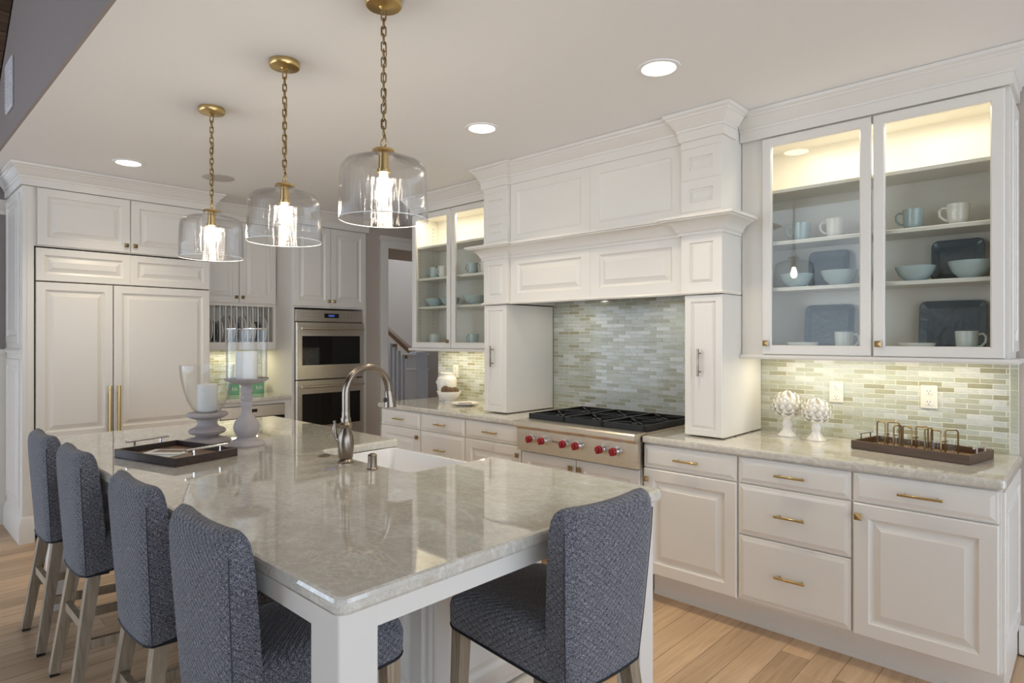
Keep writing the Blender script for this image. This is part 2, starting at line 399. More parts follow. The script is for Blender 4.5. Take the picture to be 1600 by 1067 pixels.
# vaulted plank ceiling of the great room
sl = .68; ang = math.atan(sl); vault = struct(MB().loops([[(-6.6, y, 3.06 + sl * (-1.3) + .06), (-1.2, y, 3.06 + sl * 4.1 + .06), (-1.2, y, 3.06 + sl * 4.1 + .14), (-6.6, y, 3.06 + sl * (-1.3) + .14)] for y in (-4.5, .634)]).build('ceiling_vault', 'vault_wood'))
bw = .14; nb = int(5.4 / math.cos(ang) / bw)
bm_ = MB().rbox(0, bw - .004, -5.15, 0, 0, .03, .003).mesh('board', 'vault_wood')
for i in range(nb):
    xx = -6.6 + i * bw * math.cos(ang)
    put('board', bm_, vault, (xx, .630, 3.03 + sl * (xx + 5.3)), (0, -ang, 0))
struct(MB().loops([[(-1.2, y, 5.90), (3.5, y, 2.71), (3.5, y, 2.83), (-1.2, y, 6.02)] for y in (-4.5, .634)]).build('ceiling_vault_far', 'vault_wood'))
struct(MB().box(-2.6, 3.5, -4.65, -4.5, 0, 6.0).build('wall_back_light_block', 'taupe_paint'))  # unseen wall added to cut the daylight coming from behind the camera
vt = thing('return_vent', 'white return air grille high on the grey bulkhead wall', 'vent', (-4.88, .634, 2.825))
MB().rbox(0, .225, -.012, 0, 0, .30, .003).build('frame', 'vent_white', vt)
for i in range(11): MB().box(.018, .207, -.016, -.010, .022 + i * .024, .036 + i * .024).build('slat', 'vent_white', vt)

# ------------------------------------------------------------------ backsplashes
def backsplash(label, loc, rz, W, z0, z1, seed, limit=300, pencil=False):
    rnd = random.Random(seed)
    t = thing('backsplash', label, 'backsplash', (loc[0] + (.0015 if rz else 0), loc[1] - (0 if rz else .0015), z0), rz)
    H = z1 - z0; MB().box(0, W, -.0086, 0, 0, H).build('grout_bed', 'grout', t)
    ph, pl, g = .0250, .0995, .0024; cells = []
    Wt = W - (.034 if pencil else 0)
    r = 0
    while r * ph < H - .004:
        x = -(pl / 2 if r % 2 else 0)
        while x < Wt - .004:
            a, b = max(0, x), min(Wt, x + pl); c, d = r * ph, min(H, r * ph + ph)
            if b - a > .008 and d - c > .006: cells.append((a + g / 2, b - g / 2, c + g / 2, d - g / 2))
            x += pl
        r += 1
    if pencil:
        z = 0
        while z < H - .01: cells.append((Wt + .003, W - .002, z + .001, min(H, z + .1) - .001)); z += .1
    rnd.shuffle(cells); cells.sort(key=lambda q: -round((q[1] - q[0]) * (q[3] - q[2]), 5))
    J = MB(); cache = {}
    def tl(w_, h_): return [rect(0, w_, 0, h_, 0, 0), rect(0, w_, 0, h_, 0, -.0085), rect(0, w_, 0, h_, .0012, -.0100)]
    for i, (a, b, c, d) in enumerate(cells):
        dy = rnd.uniform(-.0006, .0006)
        if i < limit:
            k = (round(b - a, 4), round(d - c, 4))
            if k not in cache: cache[k] = MB().loops(tl(*k)).mesh('tile', 'tile_glass')
            put('tile', cache[k], t, (a, dy, c))
        else: J.loops([[(px + a, py + dy, pz + c) for px, py, pz in l] for l in tl(b - a, d - c)])
    if J.v:
        o = J.build('tile_remainder', 'tile_glass_joined', t); o['kind'] = 'stuff'
    return t
backsplash('green glass mosaic backsplash behind the gas rangetop', (-3.06, WY), 0, 1.376, .905, 1.745, 1)
backsplash('green glass mosaic backsplash behind the white artichoke finials', (-1.465, WY), 0, 1.19, .914, 1.365, 2, pencil=True)
backsplash('green glass mosaic backsplash behind the white vase and bowl', (-4.44, WY), 0, 1.12, .914, 1.365, 3)
backsplash('pale mosaic backsplash below the plate rack', (WX, 2.11), R(90), .71, .914, 1.343, 4)

# ------------------------------------------------------------------ base cabinets, range wall
BY = 3.03          # carcass face; fronts stand 20 mm proud
def base_cab(label, x0, x1, kind, knob=None, pulls=.14):
    t = thing('base_cabinet', label, 'cabinet', (x0, BY, 0)); W = x1 - x0
    MB().box(0, W, 0, .66, .15, .874).box(0, W, .12, .66, 0, .15).build('carcass', 'white_paint', t)
    MB().box(0, W, .105, .12, 0, .15).box(0, W, .098, .105, 0, .02).build('toe_kick', 'white_paint', t)
    g = .005
    if kind == 'door':
        door(t, g, W - g, .742, .866, pull=pulls, style='slab', name='drawer_front')
        kx = .028 if knob == 'L' else W - .028
        door(t, g, W - g, .16, .735, knob=(kx, .68), fw=.06)
    elif kind == 'drawers':
        for a, b in ((.742, .866), (.488, .735), (.166, .481)): door(t, g, W - g, a, b, pull=pulls, style='slab', name='drawer_front')
    return t
base_cab('white base cabinet with one drawer and door right of the rangetop', -1.852, -1.313, 'door', 'L')
base_cab('white base cabinet with three brass-pull drawers below the artichoke finials', -1.313, -.796, 'drawers')
e = base_cab('white base cabinet with drawer and door below the wire candle tray', -.796, -.280, 'door', 'L', .16)
put('end_panel', panel_mesh(.62, .70, .014, .06, 'raised'), e, (.516, .02, .16), (0, 0, R(90)))
base_cab('white base cabinet at the doorway end, knob on its right', -4.37, -3.847, 'door', 'R', .12)
base_cab('white base cabinet with a stack of drawers left of the rangetop', -3.847, -3.328, 'drawers', None, .12)
base_cab('white base cabinet with drawer and door touching the rangetop', -3.328, -2.775, 'door', 'R', .13)
t = thing('base_cabinet', 'white cabinet with two doors directly beneath the rangetop', 'cabinet', (-2.775, BY, 0))
MB().box(0, .907, 0, .66, .15, .725).box(0, .907, .12, .66, 0, .15).build('carcass', 'white_paint', t)
MB().box(0, .907, .105, .12, 0, .15).build('toe_kick', 'white_paint', t)
door(t, .005, .451, .16, .715, knob=(.42, .66), fw=.06); door(t, .456, .902, .16, .715, knob=(.487, .66), fw=.06)
tag(slab(roundpoly([(-4.405, 3.0, .012), (-2.772, 3.0, 0), (-2.772, WY - .001, 0), (-4.405, WY - .001, 0)]), .874, .914).build('countertop', 'stone'), 'beige stone countertop under the white vase and bowl', 'countertop')
tag(slab(roundpoly([(-1.848, 3.0, 0), (-.262, 3.0, .02), (-.262, WY - .001, 0), (-1.848, WY - .001, 0)]), .874, .914).build('countertop', 'stone'), 'beige stone countertop under the white artichoke finials', 'countertop')

# ------------------------------------------------------------------ rangetop
t = thing('rangetop', 'stainless six-burner gas rangetop with red knobs', 'rangetop', (-2.765, 0, 0)); W = .910
MB().box(.004, W - .004, 2.99, 3.66, .728, .915).box(.0, W, 3.04, 3.685, .905, .922).build('body', 'steel', t)
prof = [(2.99, .728), (2.966, .728), (2.962, .732), (2.962, .868), (2.950, .878), (2.932, .884), (2.926, .892), (2.926, .918), (2.934, .926), (3.05, .926), (3.05, .90), (2.99, .90)]
MB().loops([[(xx, y, z) for y, z in prof] for xx in (0, W)]).build('control_panel', 'steel', t, 30)
MB().box(.012, W - .012, 3.05, 3.655, .922, .928).build('burner_pan', 'black_metal', t)
gm = MB(); gw = (W - .03) / 3
gm.box(0, gw, 0, .012, 0, .030).box(0, gw, .568, .58, 0, .030).box(0, .012, 0, .58, 0, .030).box(gw - .012, gw, 0, .58, 0, .030).box(0, gw, .284, .296, .008, .030)
for cy in (.148, .432):
    for a in range(4):
        an = R(45 + 90 * a); gm.bar((gw / 2 + .03 * math.cos(an), cy + .03 * math.sin(an), .022), (gw / 2 + .155 * math.cos(an) * .92, cy + .155 * math.sin(an) * .92, .022), (.012, .016))
gme = gm.mesh('grate', 'black_metal')
bme = MB().lathe([(.055, 0), (.055, .008), (.04, .012), (.04, .018), (.0, .02)], n=16, cap=False).mesh('burner', 'black_metal', 40)
tip = MB().bar((-.012, 0, .0), (.012, 0, 0), (.006, .004)).mesh('pin', 'chrome')
for i in range(3):
    put('grate', gme, t, (.015 + i * gw, 3.062, .928))
    for cy in (.148, .432): put('burner', bme, t, (.015 + i * gw + gw / 2, 3.062 + cy, .928))
kb = MB().tube([(0, 0, 0), (0, -.012, 0)], .031, 20).tube([(0, -.010, 0), (0, -.030, 0)], [.026, .024], 20).mesh('bezel', 'chrome', 40)
kk = MB().tube([(0, -.028, 0), (0, -.046, 0), (0, -.050, 0)], [.0235, .0225, .019], 20).rbox(-.0065, .0065, -.060, -.040, -.022, .022, .003).mesh('knob', 'red_plastic', 40)
for u in (-2.629, -2.528, -2.359, -2.262, -2.091, -1.995):
    k = put('knob', kk, t, (u + 2.765, 2.962, .815)); put('bezel', kb, k)
fc = bpy.data.curves.new('logo', 'FONT'); fc.body = 'WOLF'; fc.size = .018; fc.extrude = .0005; fc.align_x = 'CENTER'
fo = bpy.data.objects.new('badge', fc); COL.objects.link(fo); dg = bpy.context.evaluated_depsgraph_get()
fm = bpy.data.meshes.new_from_object(fo.evaluated_get(dg)); bpy.data.objects.remove(fo)
fm.materials.clear(); fm.materials.append(MATS['black_metal']); sub(put('badge', fm, t, (.322, 2.9615, .808), (R(90), 0, 0)), 'dark maker lettering on the control panel')

# ------------------------------------------------------------------ pull-out posts and hood
def post(label, x0, x1, y0=3.165):
    t = thing('pull_out_cabinet', label, 'cabinet', (x0, y0, .9145)); W = x1 - x0
    MB().box(0, W, .02, WY - .016 - y0, .006, .778).build('body', 'white_paint', t)
    d = put('door', panel_mesh(W - .002, .769, .02, .036, 'small'), t, (.001, .02, .008))
    h = MB().rbox(-.006, .006, -.034, -.024, -.075, .075, .002)
    for s in (-1, 1): h.tube([(0, 0, s * .05), (0, -.028, s * .05)], .0045, 8)
    h.build('handle', 'nickel', d, 40, ((W) * .42, -.02, .40))
    return t
post('narrow white pull-out tower on the counter between rangetop and artichoke finials', -1.681, -1.462)
post('narrow white pull-out tower on the counter beside the stacked plates', -3.287, -3.062)
hd = thing('range_hood', 'tall white mantel hood with raised panels above the rangetop', 'range hood', (0, 0, 1.70))
HB = -1.70
XL0, XL1, XR0, XR1, YB, YP = -3.287, -3.045, -1.70, -1.462, 3.16, 3.188
m = MB()
for a, b in ((XL0, XL1), (XR0, XR1)): m.box(a, b, YB + .012, WY - .014, 1.702 + HB, CEIL - .002 + HB)
m.box(XL1, XR0, YP + .02, WY - .012, 1.76 + HB, CEIL - .002 + HB); m.build('body', 'white_paint', hd)
MB().box(XL1, XR0, YP + .02, WY - .012, 1.75 + HB, 1.76 + HB).build('insert', 'brass_dark', hd)
for xx in (-2.75, -2.0): MB().lathe([(.03, 0), (.03, .012), (.022, .012)], (xx, 3.45, 1.738 + HB), 14).build('hood_light', 'vent_white', hd); area('hood_lamp', (xx, 3.45, 1.735 + HB), 0.05, .05, .7, (1.0, .9, .74), hd, shape='DISK')
for a, b in ((XL0, XL1), (XR0, XR1)):
    put('panel', panel_mesh(b - a, .325, .012, .05, 'small'), hd, (a, YB + .012, 1.705 + HB))
    w_ = b - a
    for za, zb in ((2.115, 2.15), (2.50, 2.56)): MB().box(a, b, YB, YB + .012, za + HB, zb + HB).build('panel_rail', 'white_paint', hd)
    for zz in (2.15, 2.325): put('panel', panel_mesh(w_, .175, .012, .05, 'small'), hd, (a, YB + .012, zz + HB))
xm = -2.345
for a, b in ((XL1, xm), (xm, XR0)):
    put('panel', panel_mesh(b - a, .345, .02, .07, 'raised'), hd, (a, YP + .02, 1.70 + HB))
    put('panel', panel_mesh(b - a, .445, .02, .07, 'flat'), hd, (a, YP + .02, 2.11 + HB))
hp = [(XL0, WY - .01), (XL0, YB), (XL1, YB), (XL1, YP), (XR0, YP), (XR0, YB), (XR1, YB), (XR1, WY - .01)]
hp3 = [(XL0, 3.312), (XL0, YB), (XL1, YB), (XL1, YP), (XR0, YP), (XR0, YB), (XR1, YB), (XR1, 3.312)]
hp2 = [(XL0, 3.384), (XL0, YB), (XL1, YB), (XL1, YP), (XR0, YP), (XR0, YB), (XR1, YB), (XR1, 3.384)]
z = lambda pr, dz: [(o, q + dz) for o, q in pr]
MB().sweep(z([(0, 2.02), (.012, 2.02), (.012, 2.036), (.02, 2.042), (.024, 2.055), (.04, 2.075), (.07, 2.092), (.084, 2.096), (.084, 2.102), (.1, 2.104), (.1, 2.118), (0, 2.118)], HB), hp2).build('mantel_shelf', 'white_paint', hd, 25)
MB().sweep(z([(0, 1.695), (.008, 1.695), (.012, 1.703), (.008, 1.711), (0, 1.713)], HB), hp2).build('bottom_bead', 'white_paint', hd, 25)
CROWN = [(0, 2.54), (.014, 2.54), (.014, 2.592), (.020, 2.594), (.022, 2.602), (.020, 2.608), (.028, 2.615), (.055, 2.655), (.060, 2.657), (.063, 2.665), (.075, 2.672), (.078, 2.688), (0, 2.688)]
MB().sweep(z(CROWN, HB), hp3).build('crown', 'white_paint', hd, 25)

# ------------------------------------------------------------------ glass-door wall cabinets
CY = 3.41
def glass_cab(label, x0, x1, doors, knobs, pin_side):
    t = thing('glass_cabinet', label, 'cabinet', (x0, CY, 1.365)); W = x1 - x0; D = WY - .012 - CY; H = 2.55 - 1.365
    B = MB().box(0, .018, 0, D, 0, H).box(W - .018, W, 0, D, 0, H).box(.018, W - .018, D - .012, D, 0, H).box(.018, W - .018, 0, D - .012, H - .03, H).box(.018, W - .018, 0, D - .012, .0, .022)
    B.build('body', 'white_paint', t)
    d0, d1 = doors[0][0] - x0, doors[-1][1] - x0
    fa, fb = max(.02, d0 + .02), min(W - .02, d1 - .02)
    ff = MB().box(0, fa, -.002, -.0002, 0, H).box(fb, W, -.002, -.0002, 0, H).box(fa, fb, -.002, -.0002, H - .05, H).box(fa, fb, -.002, -.0002, 0, .03)
    ff.build('face_frame', 'white_paint', t)
    for zz in (2.262, 1.980, 1.730): MB().rbox(.019, W - .019, .03, D - .013, zz - .02 - 1.365, zz - 1.365, .002).build('shelf', 'white_paint', t)
    pm = MB()
    for zz in [1.42 + .032 * i for i in range(33)]:
        for yy in (.06, D - .07): pm.box(.018, .0188, yy - .003, yy + .003, zz - 1.368, zz - 1.362); pm.box(W - .0188, W - .018, yy - .003, yy + .003, zz - 1.368, zz - 1.362)
    pm.build('shelf_pin_holes', 'nickel', t)
    for (a, b), kn in zip(doors, knobs):
        w_ = b - a; h_ = 2.535 - 1.368; fw = .050
        pr = [(0, 0), (0, -.016), (.004, -.02), (fw - .006, -.02), (fw, -.014), (fw, 0)]
        dd = MB().loops([rect(0, w_, 0, h_, i, y) for i, y in pr], closed=True).build('door', 'white_paint', t, None, (a - x0, -.003, .003))
        MB().box(fw - .003, w_ - fw + .003, -.010, -.006, fw - .003, h_ - fw + .003).build('glass_pane', 'window_glass', dd)
        if kn: sub(put('knob', knob_mesh(), dd, ((.024 if kn == 'L' else w_ - .024), -.02, .06)), 'square brass knob')
    MB().sweep([(0, -.022), (.03, -.022), (.034, -.012), (.03, 0), (0, 0)], [(.0, 0), (W, 0), (W, D)] if pin_side == 'R' else [(0, D), (0, 0), (W, 0)]).build('light_rail', 'white_paint', t, 25)
    pth = [(0, 0), (W, 0), (W, D)] if pin_side == 'R' else [(0, D), (0, 0), (W, 0)]
    off = .018
    pth = [(0, -off), (W + .0, -off), (W + .0, D)] if pin_side == 'R' else [(0, D), (0, -off), (W, -off)]
    MB().sweep([(o, q - 1.365) for o, q in CROWN], pth).build('crown', 'white_paint', t, 25)
    MB().box(.0, W, -.018, D - .0, H, CEIL - .003 - 1.365).build('crown_backing', 'white_paint', t)
    st = MB().box(.10, W - .10, .10, .135, -.010, 0).build('light_strip', 'strip_glow', t)
    area('under_cabinet_lamp', (W / 2, .12, -.014), W - .2, .03, UC * W, (1.0, .87, .62), t)
    for a, b in doors:
        MB().box(a - x0 + .05, b - x0 - .05, .008, .026, H - .042, H - .031).build('light_bar', 'strip_glow', t)
        area('cabinet_lamp', ((a + b) / 2 - x0, .018, H - .045), b - a - .12, .018, PUCK, (1.0, .91, .74), t)
    return t
UC, PUCK = 2.0, 2.4
gc = glass_cab('white glass-door wall cabinet above the artichoke finials', -1.458, -.285, [(-1.339, -.812), (-.802, -.300)], ['L', 'L'], 'R')
put('end_panel', panel_mesh(.25, 1.10, .012, .05, 'raised'), gc, (1.173, .015, .03), (0, 0, R(90)))
glass_cab('white glass-door wall cabinet between doorway and hood', -4.445, -3.292, [(-4.440, -3.925), (-3.915, -3.40)], ['R', None], 'L')

# ------------------------------------------------------------------ fridge wall (local frame: x along world +y, -y faces world +x)
FX = -5.55
def fw_thing(name, label, cat, y, z=0, x=FX): return thing(name, label, cat, (x, y, z), R(90))
D = FX - WX - .002
# left end panel / pilaster
t = fw_thing('refrigerator_surround', 'tall white panelled pilaster at the free end of the refrigerator', 'cabinet panel', .80)
MB().box(0, .066, -.02, D, 0, 2.537).build('body', 'white_paint', t)
MB().box(.026, .052, -.026, -.02, .2, 2.52).build('fluting', 'white_paint', t)
MB().sweep([(0, 0), (.022, 0), (.022, .13), (.016, .15), (.012, .165), (.004, .185), (0, .19)], [(0, D), (0, -.02), (.068, -.02)]).build('plinth', 'white_paint', t, 25)
for a, b in ((.24, 1.30), (1.42, 2.50)): put('side_panel', panel_mesh(.52, b - a, .012, .05, 'raised'), t, (0, .60, a), (0, 0, R(-90)))
MB().sweep([(0, 1.34), (.012, 1.345), (.016, 1.36), (.012, 1.375), (0, 1.38)], [(0, D), (0, -.0)]).build('side_rail', 'white_paint', t)
# refrigerator
t = fw_thing('refrigerator', 'built-in refrigerator hidden behind white panel doors with long brass pulls', 'refrigerator', .873)
WF = 1.203
MB().box(0, WF, .02, D, .10, 2.115).build('body', 'black_gap', t)
MB().box(0, WF, .06, .10, 0, .10).build('toe_grille', 'black_metal', t)
for x0, x1, hx in ((.004, .482, .455), (.488, WF - .004, .515)):
    w_ = x1 - x0; d = MB()
    d.loops([rect(0, w_, 0, 1.755, i, y) for i, y in [(0, 0), (0, -.036), (.004, -.04), (.01, -.04)]], cap1=False)
    d.loops([rect(.0095, w_ - .0095, .0095, .60, 0, -.03), rect(.0095, w_ - .0095, .0095, .60, 0, -.04)], cap0=False, cap1=False)
    d = MB().box(0, w_, -.028, 0, 0, 1.755)
    d = d.build('door', 'white_paint', t, None, (x0, .02, .105))
    put('door_panel', panel_mesh(w_, .61, .014, .055, 'raised'), d, (0, -.028, 0))
    put('door_panel', panel_mesh(w_, 1.145, .014, .055, 'raised'), d, (0, -.028, .61))
    h = MB().tube([(hx - x0, -.085, .60), (hx - x0, -.085, 1.09)], .0115, 12)
    for zz in (.66, 1.03): h.tube([(hx - x0, -.042, zz), (hx - x0, -.085, zz)], .007, 8)
    sub(h.build('handle', 'brass', d, 40, (0, 0, -.105)), 'long brass bar pull')
gr = MB().box(.004, WF - .004, -.008, .02, 1.868, 2.105).build('grille_front', 'white_paint', t)
for a in (.004, WF / 2): put('grille_panel', panel_mesh(WF / 2 - .004, .237, .014, .05, 'raised'), gr, (a, -.008, 1.868))
# cabinet above it
def upper_cab(label, y, W, z0, z1, doors, depth, x=FX, kz=.06, crown=None):
    t = fw_thing('upper_cabinet', label, 'cabinet', y, z0, x); H = z1 - z0
    MB().box(0, W, .0, depth, 0, H).build('carcass', 'white_paint', t)
    for (a, b), kn in zip(doors, ('R', 'L')):
        door(t, a, b, .006, H - .012, 0, knob=((b - .028) if kn == 'R' else (a + .028), kz), fw=.06)
    if crown: MB().sweep([(o, q - z0) for o, q in CROWN], crown).box(crown[1][0] if len(crown) > 2 else 0, W, -.018, depth, H, CEIL - .003 - z0).build('crown', 'white_paint', t, 25)
    return t
upper_cab('white two-door cabinet above the refrigerator', .869, 1.231, 2.118, 2.55, [(.016, .604), (.610, 1.199)], D, crown=[(-.069, D), (-.069, -.022), (1.231, -.022), (1.231, .215)])
# middle: wall cabinet, plate rack, base with warming drawer
MX = -5.87; MD = MX - WX - .002
upper_cab('white two-door wall cabinet above the plate rack', 2.101, .722, 1.775, 2.55, [(.006, .354), (.358, .714)], MD, MX, crown=[(0, -.018), (.722, -.018)])
t = fw_thing('plate_rack', 'white wall plate rack with vertical dowels', 'plate rack', 2.101, 1.345, MX); H = 1.774 - 1.345
MB().box(0, .018, 0, MD, 0, H).box(.69, .722, -.001, MD, 0, H).box(.018, .69, 0, MD, 0, .07).box(.018, .69, MD - .012, MD, .07, H).box(.018, .69, 0, MD - .012, H - .02, H).build('frame', 'white_paint', t)
dm = MB().tube([(0, 0, 0), (0, 0, H - .089)], .0055, 8).mesh('dowel', 'white_paint', 40)
NP = 13
for i in range(NP):
    for yy in (.025, .20): put('dowel', dm, t, (.045 + i * .051, yy, .0695))
area('under_cabinet_lamp', (.36, .16, -.006), .5, .03, 2.2, (1.0, .88, .62), t)
pm_ = lambda r: MB().tube([(-.002, 0, 0), (-.006, 0, 0), (.006, 0, 0), (.010, 0, 0), (.004, 0, 0)], [.5 * r, .55 * r, .9 * r, r, .98 * r], 28).mesh('plate', 'ceramic_white', 40)
pms = {r: pm_(r) for r in (.10, .125)}; pdk = MB().tube([(-.002, 0, 0), (-.006, 0, 0), (.006, 0, 0), (.010, 0, 0), (.004, 0, 0)], [.05, .055, .09, .10, .098], 28).mesh('plate', 'ceramic_slate', 40)
for i in range(12):
    dk_ = i % 4 == 2; big = not dk_ and i % 3 != 0; me = pdk if dk_ else pms[.125 if big else .10]
    r = .125 if big else .10
    o = put('plate', me, None, (MX - .135, 2.101 + .045 + (i + .5) * .051, 1.345 + .0705 + r), (0, 0, R(90) + .0))
    o.rotation_euler = (0, R(0), R(90))
    tag(o, ('dark slate plate' if dk_ else 'large white dinner plate' if big else 'small white side plate') + ' in the plate rack, ' + ('first', 'second', 'third', 'fourth', 'fifth', 'sixth', 'seventh', 'eighth', 'ninth', 'tenth', 'eleventh', 'twelfth')[i] + ' from the refrigerator', 'plate', 'plates standing in the plate rack')
t = fw_thing('base_cabinet', 'white base cabinet holding the warming drawer below the plate rack', 'cabinet', 2.101, 0, -5.575); BD = -5.575 - WX - .002
MB().box(0, .075, 0, BD, .1, .874).box(.665, .722, 0, BD, .1, .874).box(.075, .665, .03, BD, .1, .874).box(.075, .665, 0, .03, .845, .874).box(.075, .665, 0, .03, .1, .45).box(0, .722, .08, BD, 0, .1).build('carcass', 'white_paint', t)
t = fw_thing('warming_drawer', 'stainless and black built-in drawer oven below the plate rack', 'oven', 2.178, .452, -5.572)
MB().box(0, .584, 0, .025, .0, .39).build('body', 'black_glass', t)
MB().rbox(0, .584, -.012, 0, .285, .39, .003).build('control_strip', 'steel', t)
MB().box(.27, .32, -.0135, -.012, .33, .36).build('display', 'black_glass', t)
tag(slab(roundpoly([(-5.545, 2.098, 0), (-5.545, 2.822, 0), (WX + .002, 2.822, 0), (WX + .002, 2.098, 0)]), .874, .914).build('countertop', 'stone'), 'short beige stone countertop below the plate rack', 'countertop')
for y_, x_, r_, h_, lab in ((2.47, -6.02, .055, .11, 'green tin canister seen left of the candle pedestal'), (2.70, -6.02, .068, .12, 'larger green tin canister with pale lettering')):
    t = thing('canister', lab, 'canister', (x_, y_, .9145))
    MB().lathe([(r_ - .002, 0), (r_, .003), (r_, h_ - .02), (r_ - .002, h_ - .018)], n=28).build('body', 'green_tin', t, 40)
    MB().lathe([(r_ + .002, h_ - .018), (r_ + .002, h_), (r_ - .006, h_ + .006), (.012, h_ + .006), (.012, h_ + .02), (.0, h_ + .022)], n=28, cap=False).build('lid', 'green_tin', t, 40)
    for k in range(4):
        an = -.45 + k * .25; MB().tube([(r_ * math.cos(an), r_ * math.sin(an), h_ * .35), (r_ * math.cos(an), r_ * math.sin(an), h_ * .35 + (.025 if k % 2 else .035))], .003, 6).build('lettering', 'ceramic_white', t)
# oven tower
t = fw_thing('oven_cabinet', 'tall white cabinet built around the double oven', 'cabinet', 2.825); WT = .817
MB().box(0, .025, -.0, D, 0, 1.745).box(WT - .045, WT, -.0, D, 0, 1.745).box(.025, WT - .045, .05, D, 0, .43).box(.025, WT - .045, 0, .05, .10, .43).box(.025, WT - .045, D - .02, D, .43, 1.745).box(0, WT, 0, D, 1.745, 2.55).build('carcass', 'white_paint', t)
for (a, b), kn in zip([(.004, .399), (.403, .800)], 'RL'): door(t, a, b, 1.760, 2.535, 0, knob=((b - .028) if kn == 'R' else (a + .028), 1.815), fw=.06)
door(t, .03, WT - .05, .12, .42, style='slab', pull=.14, name='drawer_front')
MB().sweep(CROWN, [(0, .215), (0, -.022), (WT, -.022), (WT, .03)]).box(0, WT, -.018, D, 2.55, CEIL - .003).build('crown', 'white_paint', t, 25)
t = fw_thing('double_oven', 'stainless built-in double wall oven with black glass doors', 'oven', 2.853, .436); WO = .738
MB().box(0, WO, .0, .55, 0, 1.292).build('body', 'black_gap', t)
c = MB().rbox(0, WO, -.018, 0, 1.176, 1.292, .003).build('control_panel', 'steel', t)
sub(MB().box(.30, .46, -.0195, -.018, 1.215, 1.258).build('display', 'black_glass', c), 'black display window')
MB().box(.345, .41, -.0202, -.0195, 1.228, 1.245).build('digits', 'display_blue', c)
bt = MB().box(0, .006, -.0192, -.018, 0, .004).mesh('button', 'nickel')
for r_ in (0, 1):
    for k in range(7): put('button', bt, c, (.05 + k * .032, 0, 1.225 + r_ * .03)); 
    for k in range(5): put('button', bt, c, (.52 + k * .04, 0, 1.225 + r_ * .03))
for z0, z1 in ((.62, 1.168), (.03, .612)):
    h_ = z1 - z0
    pr = [(0, 0), (0, -.036), (.003, -.04), (.055, -.04), (.058, -.034), (.058, -.02)]
    fr_ = MB()
    a = [[(0 + i, y, z0 + i), (WO - i, y, z0 + i), (WO - i, y, z1 - i), (0 + i, y, z1 - i)] for i, y in pr[:3]]
    gx0, gx1, gz0, gz1 = .055, WO - .045, z0 + .135, z1 - .13
    b_ = [[(gx0, y, gz0), (gx1, y, gz0), (gx1, y, gz1), (gx0, y, gz1)] for y in (-.04, -.034)]
    d = fr_.loops(a + b_).build('door', 'steel', t)
    MB().box(gx0 + .001, gx1 - .001, -.0355, -.034, gz0 + .001, gz1 - .001).build('window', 'black_glass', d)
    hh = MB().tube([(.03, -.085, z1 - .06), (WO - .03, -.085, z1 - .06)], .013, 14)
    for q in (.055, WO - .055): hh.tube([(q, -.038, z1 - .06), (q, -.087, z1 - .06)], .012, 10)
    for q in (.028, WO - .028): hh.lathe([(.0, 0)], n=3, cap=False) if False else None
    hh.build('handle', 'steel', d, 40)

# ------------------------------------------------------------------ island
ix0, ix1, iy0, iy1 = -4.185, -1.143, .684, 2.0
sx0, sx1, sy0 = -2.735, -2.025, 1.535
t = thing('kitchen_island', 'long white kitchen island with corner legs', 'island', (0, 0, 0))
MB().box(-4.04, -1.70, 1.37, 1.965, .10, .62).box(-4.04, sx0 - .03, 1.37, 1.965, .62, .873).box(sx1 + .03, -1.70, 1.37, 1.965, .62, .873).box(sx0 - .03, sx1 + .03, 1.37, 1.50, .62, .873).box(-4.0, -1.74, 1.41, 1.90, 0, .10).build('base', 'white_paint', t)
for i in range(4): put('back_panel', panel_mesh(.57, .72, .014, .06, 'raised'), t, (-4.03 + i * .58, 1.37, .13))
put('end_panel', panel_mesh(.56, .72, .014, .06, 'raised'), t, (-1.70, 1.387, .13), (0, 0, R(90)))
MB().box(-4.06, -1.682, 1.352, 1.97, 0, .09).build('baseboard', 'white_paint', t)
for i, (a, b, kn) in enumerate(((-4.03, -3.41, 'R'), (-3.40, -2.79, 'L'), (-1.98, -1.71, 'L'))):
    d = put('door', panel_mesh(b - a, .72, .02, .06, 'raised'), t, (b, 1.965, .13), (0, 0, R(180)))
for x0, x1, y0, y1 in ((-1.288, -1.17, .70, .80), (-1.27, -1.17, 1.885, 1.972), (-4.15, -4.04, .70, .80)):
    MB().rbox(x0, x1, y0, y1, 0, .873, .003).build('leg', 'white_paint', t)
MB().box(-4.04, -1.288, .704, .724, .815, .873).box(-1.196, -1.174, .80, 1.885, .815, .873).box(-1.70, -1.27, 1.945, 1.965, .815, .873).box(-4.146, -4.126, .80, 1.37, .815, .873).box(-4.146, -4.04, 1.945, 1.965, .815, .873).build('apron', 'white_paint', t)
tag(slab(roundpoly([(ix0, iy0, .025), (ix1, iy0, .03), (ix1, iy1, .03), (sx1, iy1, .014), (sx1, sy0, .05), (sx0, sy0, .05), (sx0, iy1, .014), (ix0, iy1, .025)], 6), .874, .914).build('island_countertop', 'stone'), 'large polished beige stone island top notched around the sink', 'countertop')
t = thing('farmhouse_sink', 'white apron-front farmhouse sink set into the island', 'sink', (0, 0, .64))
ox0, ox1, oy0, oy1 = sx0 - .02, sx1 + .02, sy0 - .02, iy1 - .012
out = roundpoly([(ox0, oy0, .02), (ox1, oy0, .02), (ox1, oy1, .012), (ox0, oy1, .012)], 4)
inn = roundpoly([(sx0 + .006, sy0 + .004, .045), (sx1 - .006, sy0 + .004, .045), (sx1 - .006, oy1 - .028, .03), (sx0 + .006, oy1 - .028, .03)], 4)
inb = offset(inn, .02)
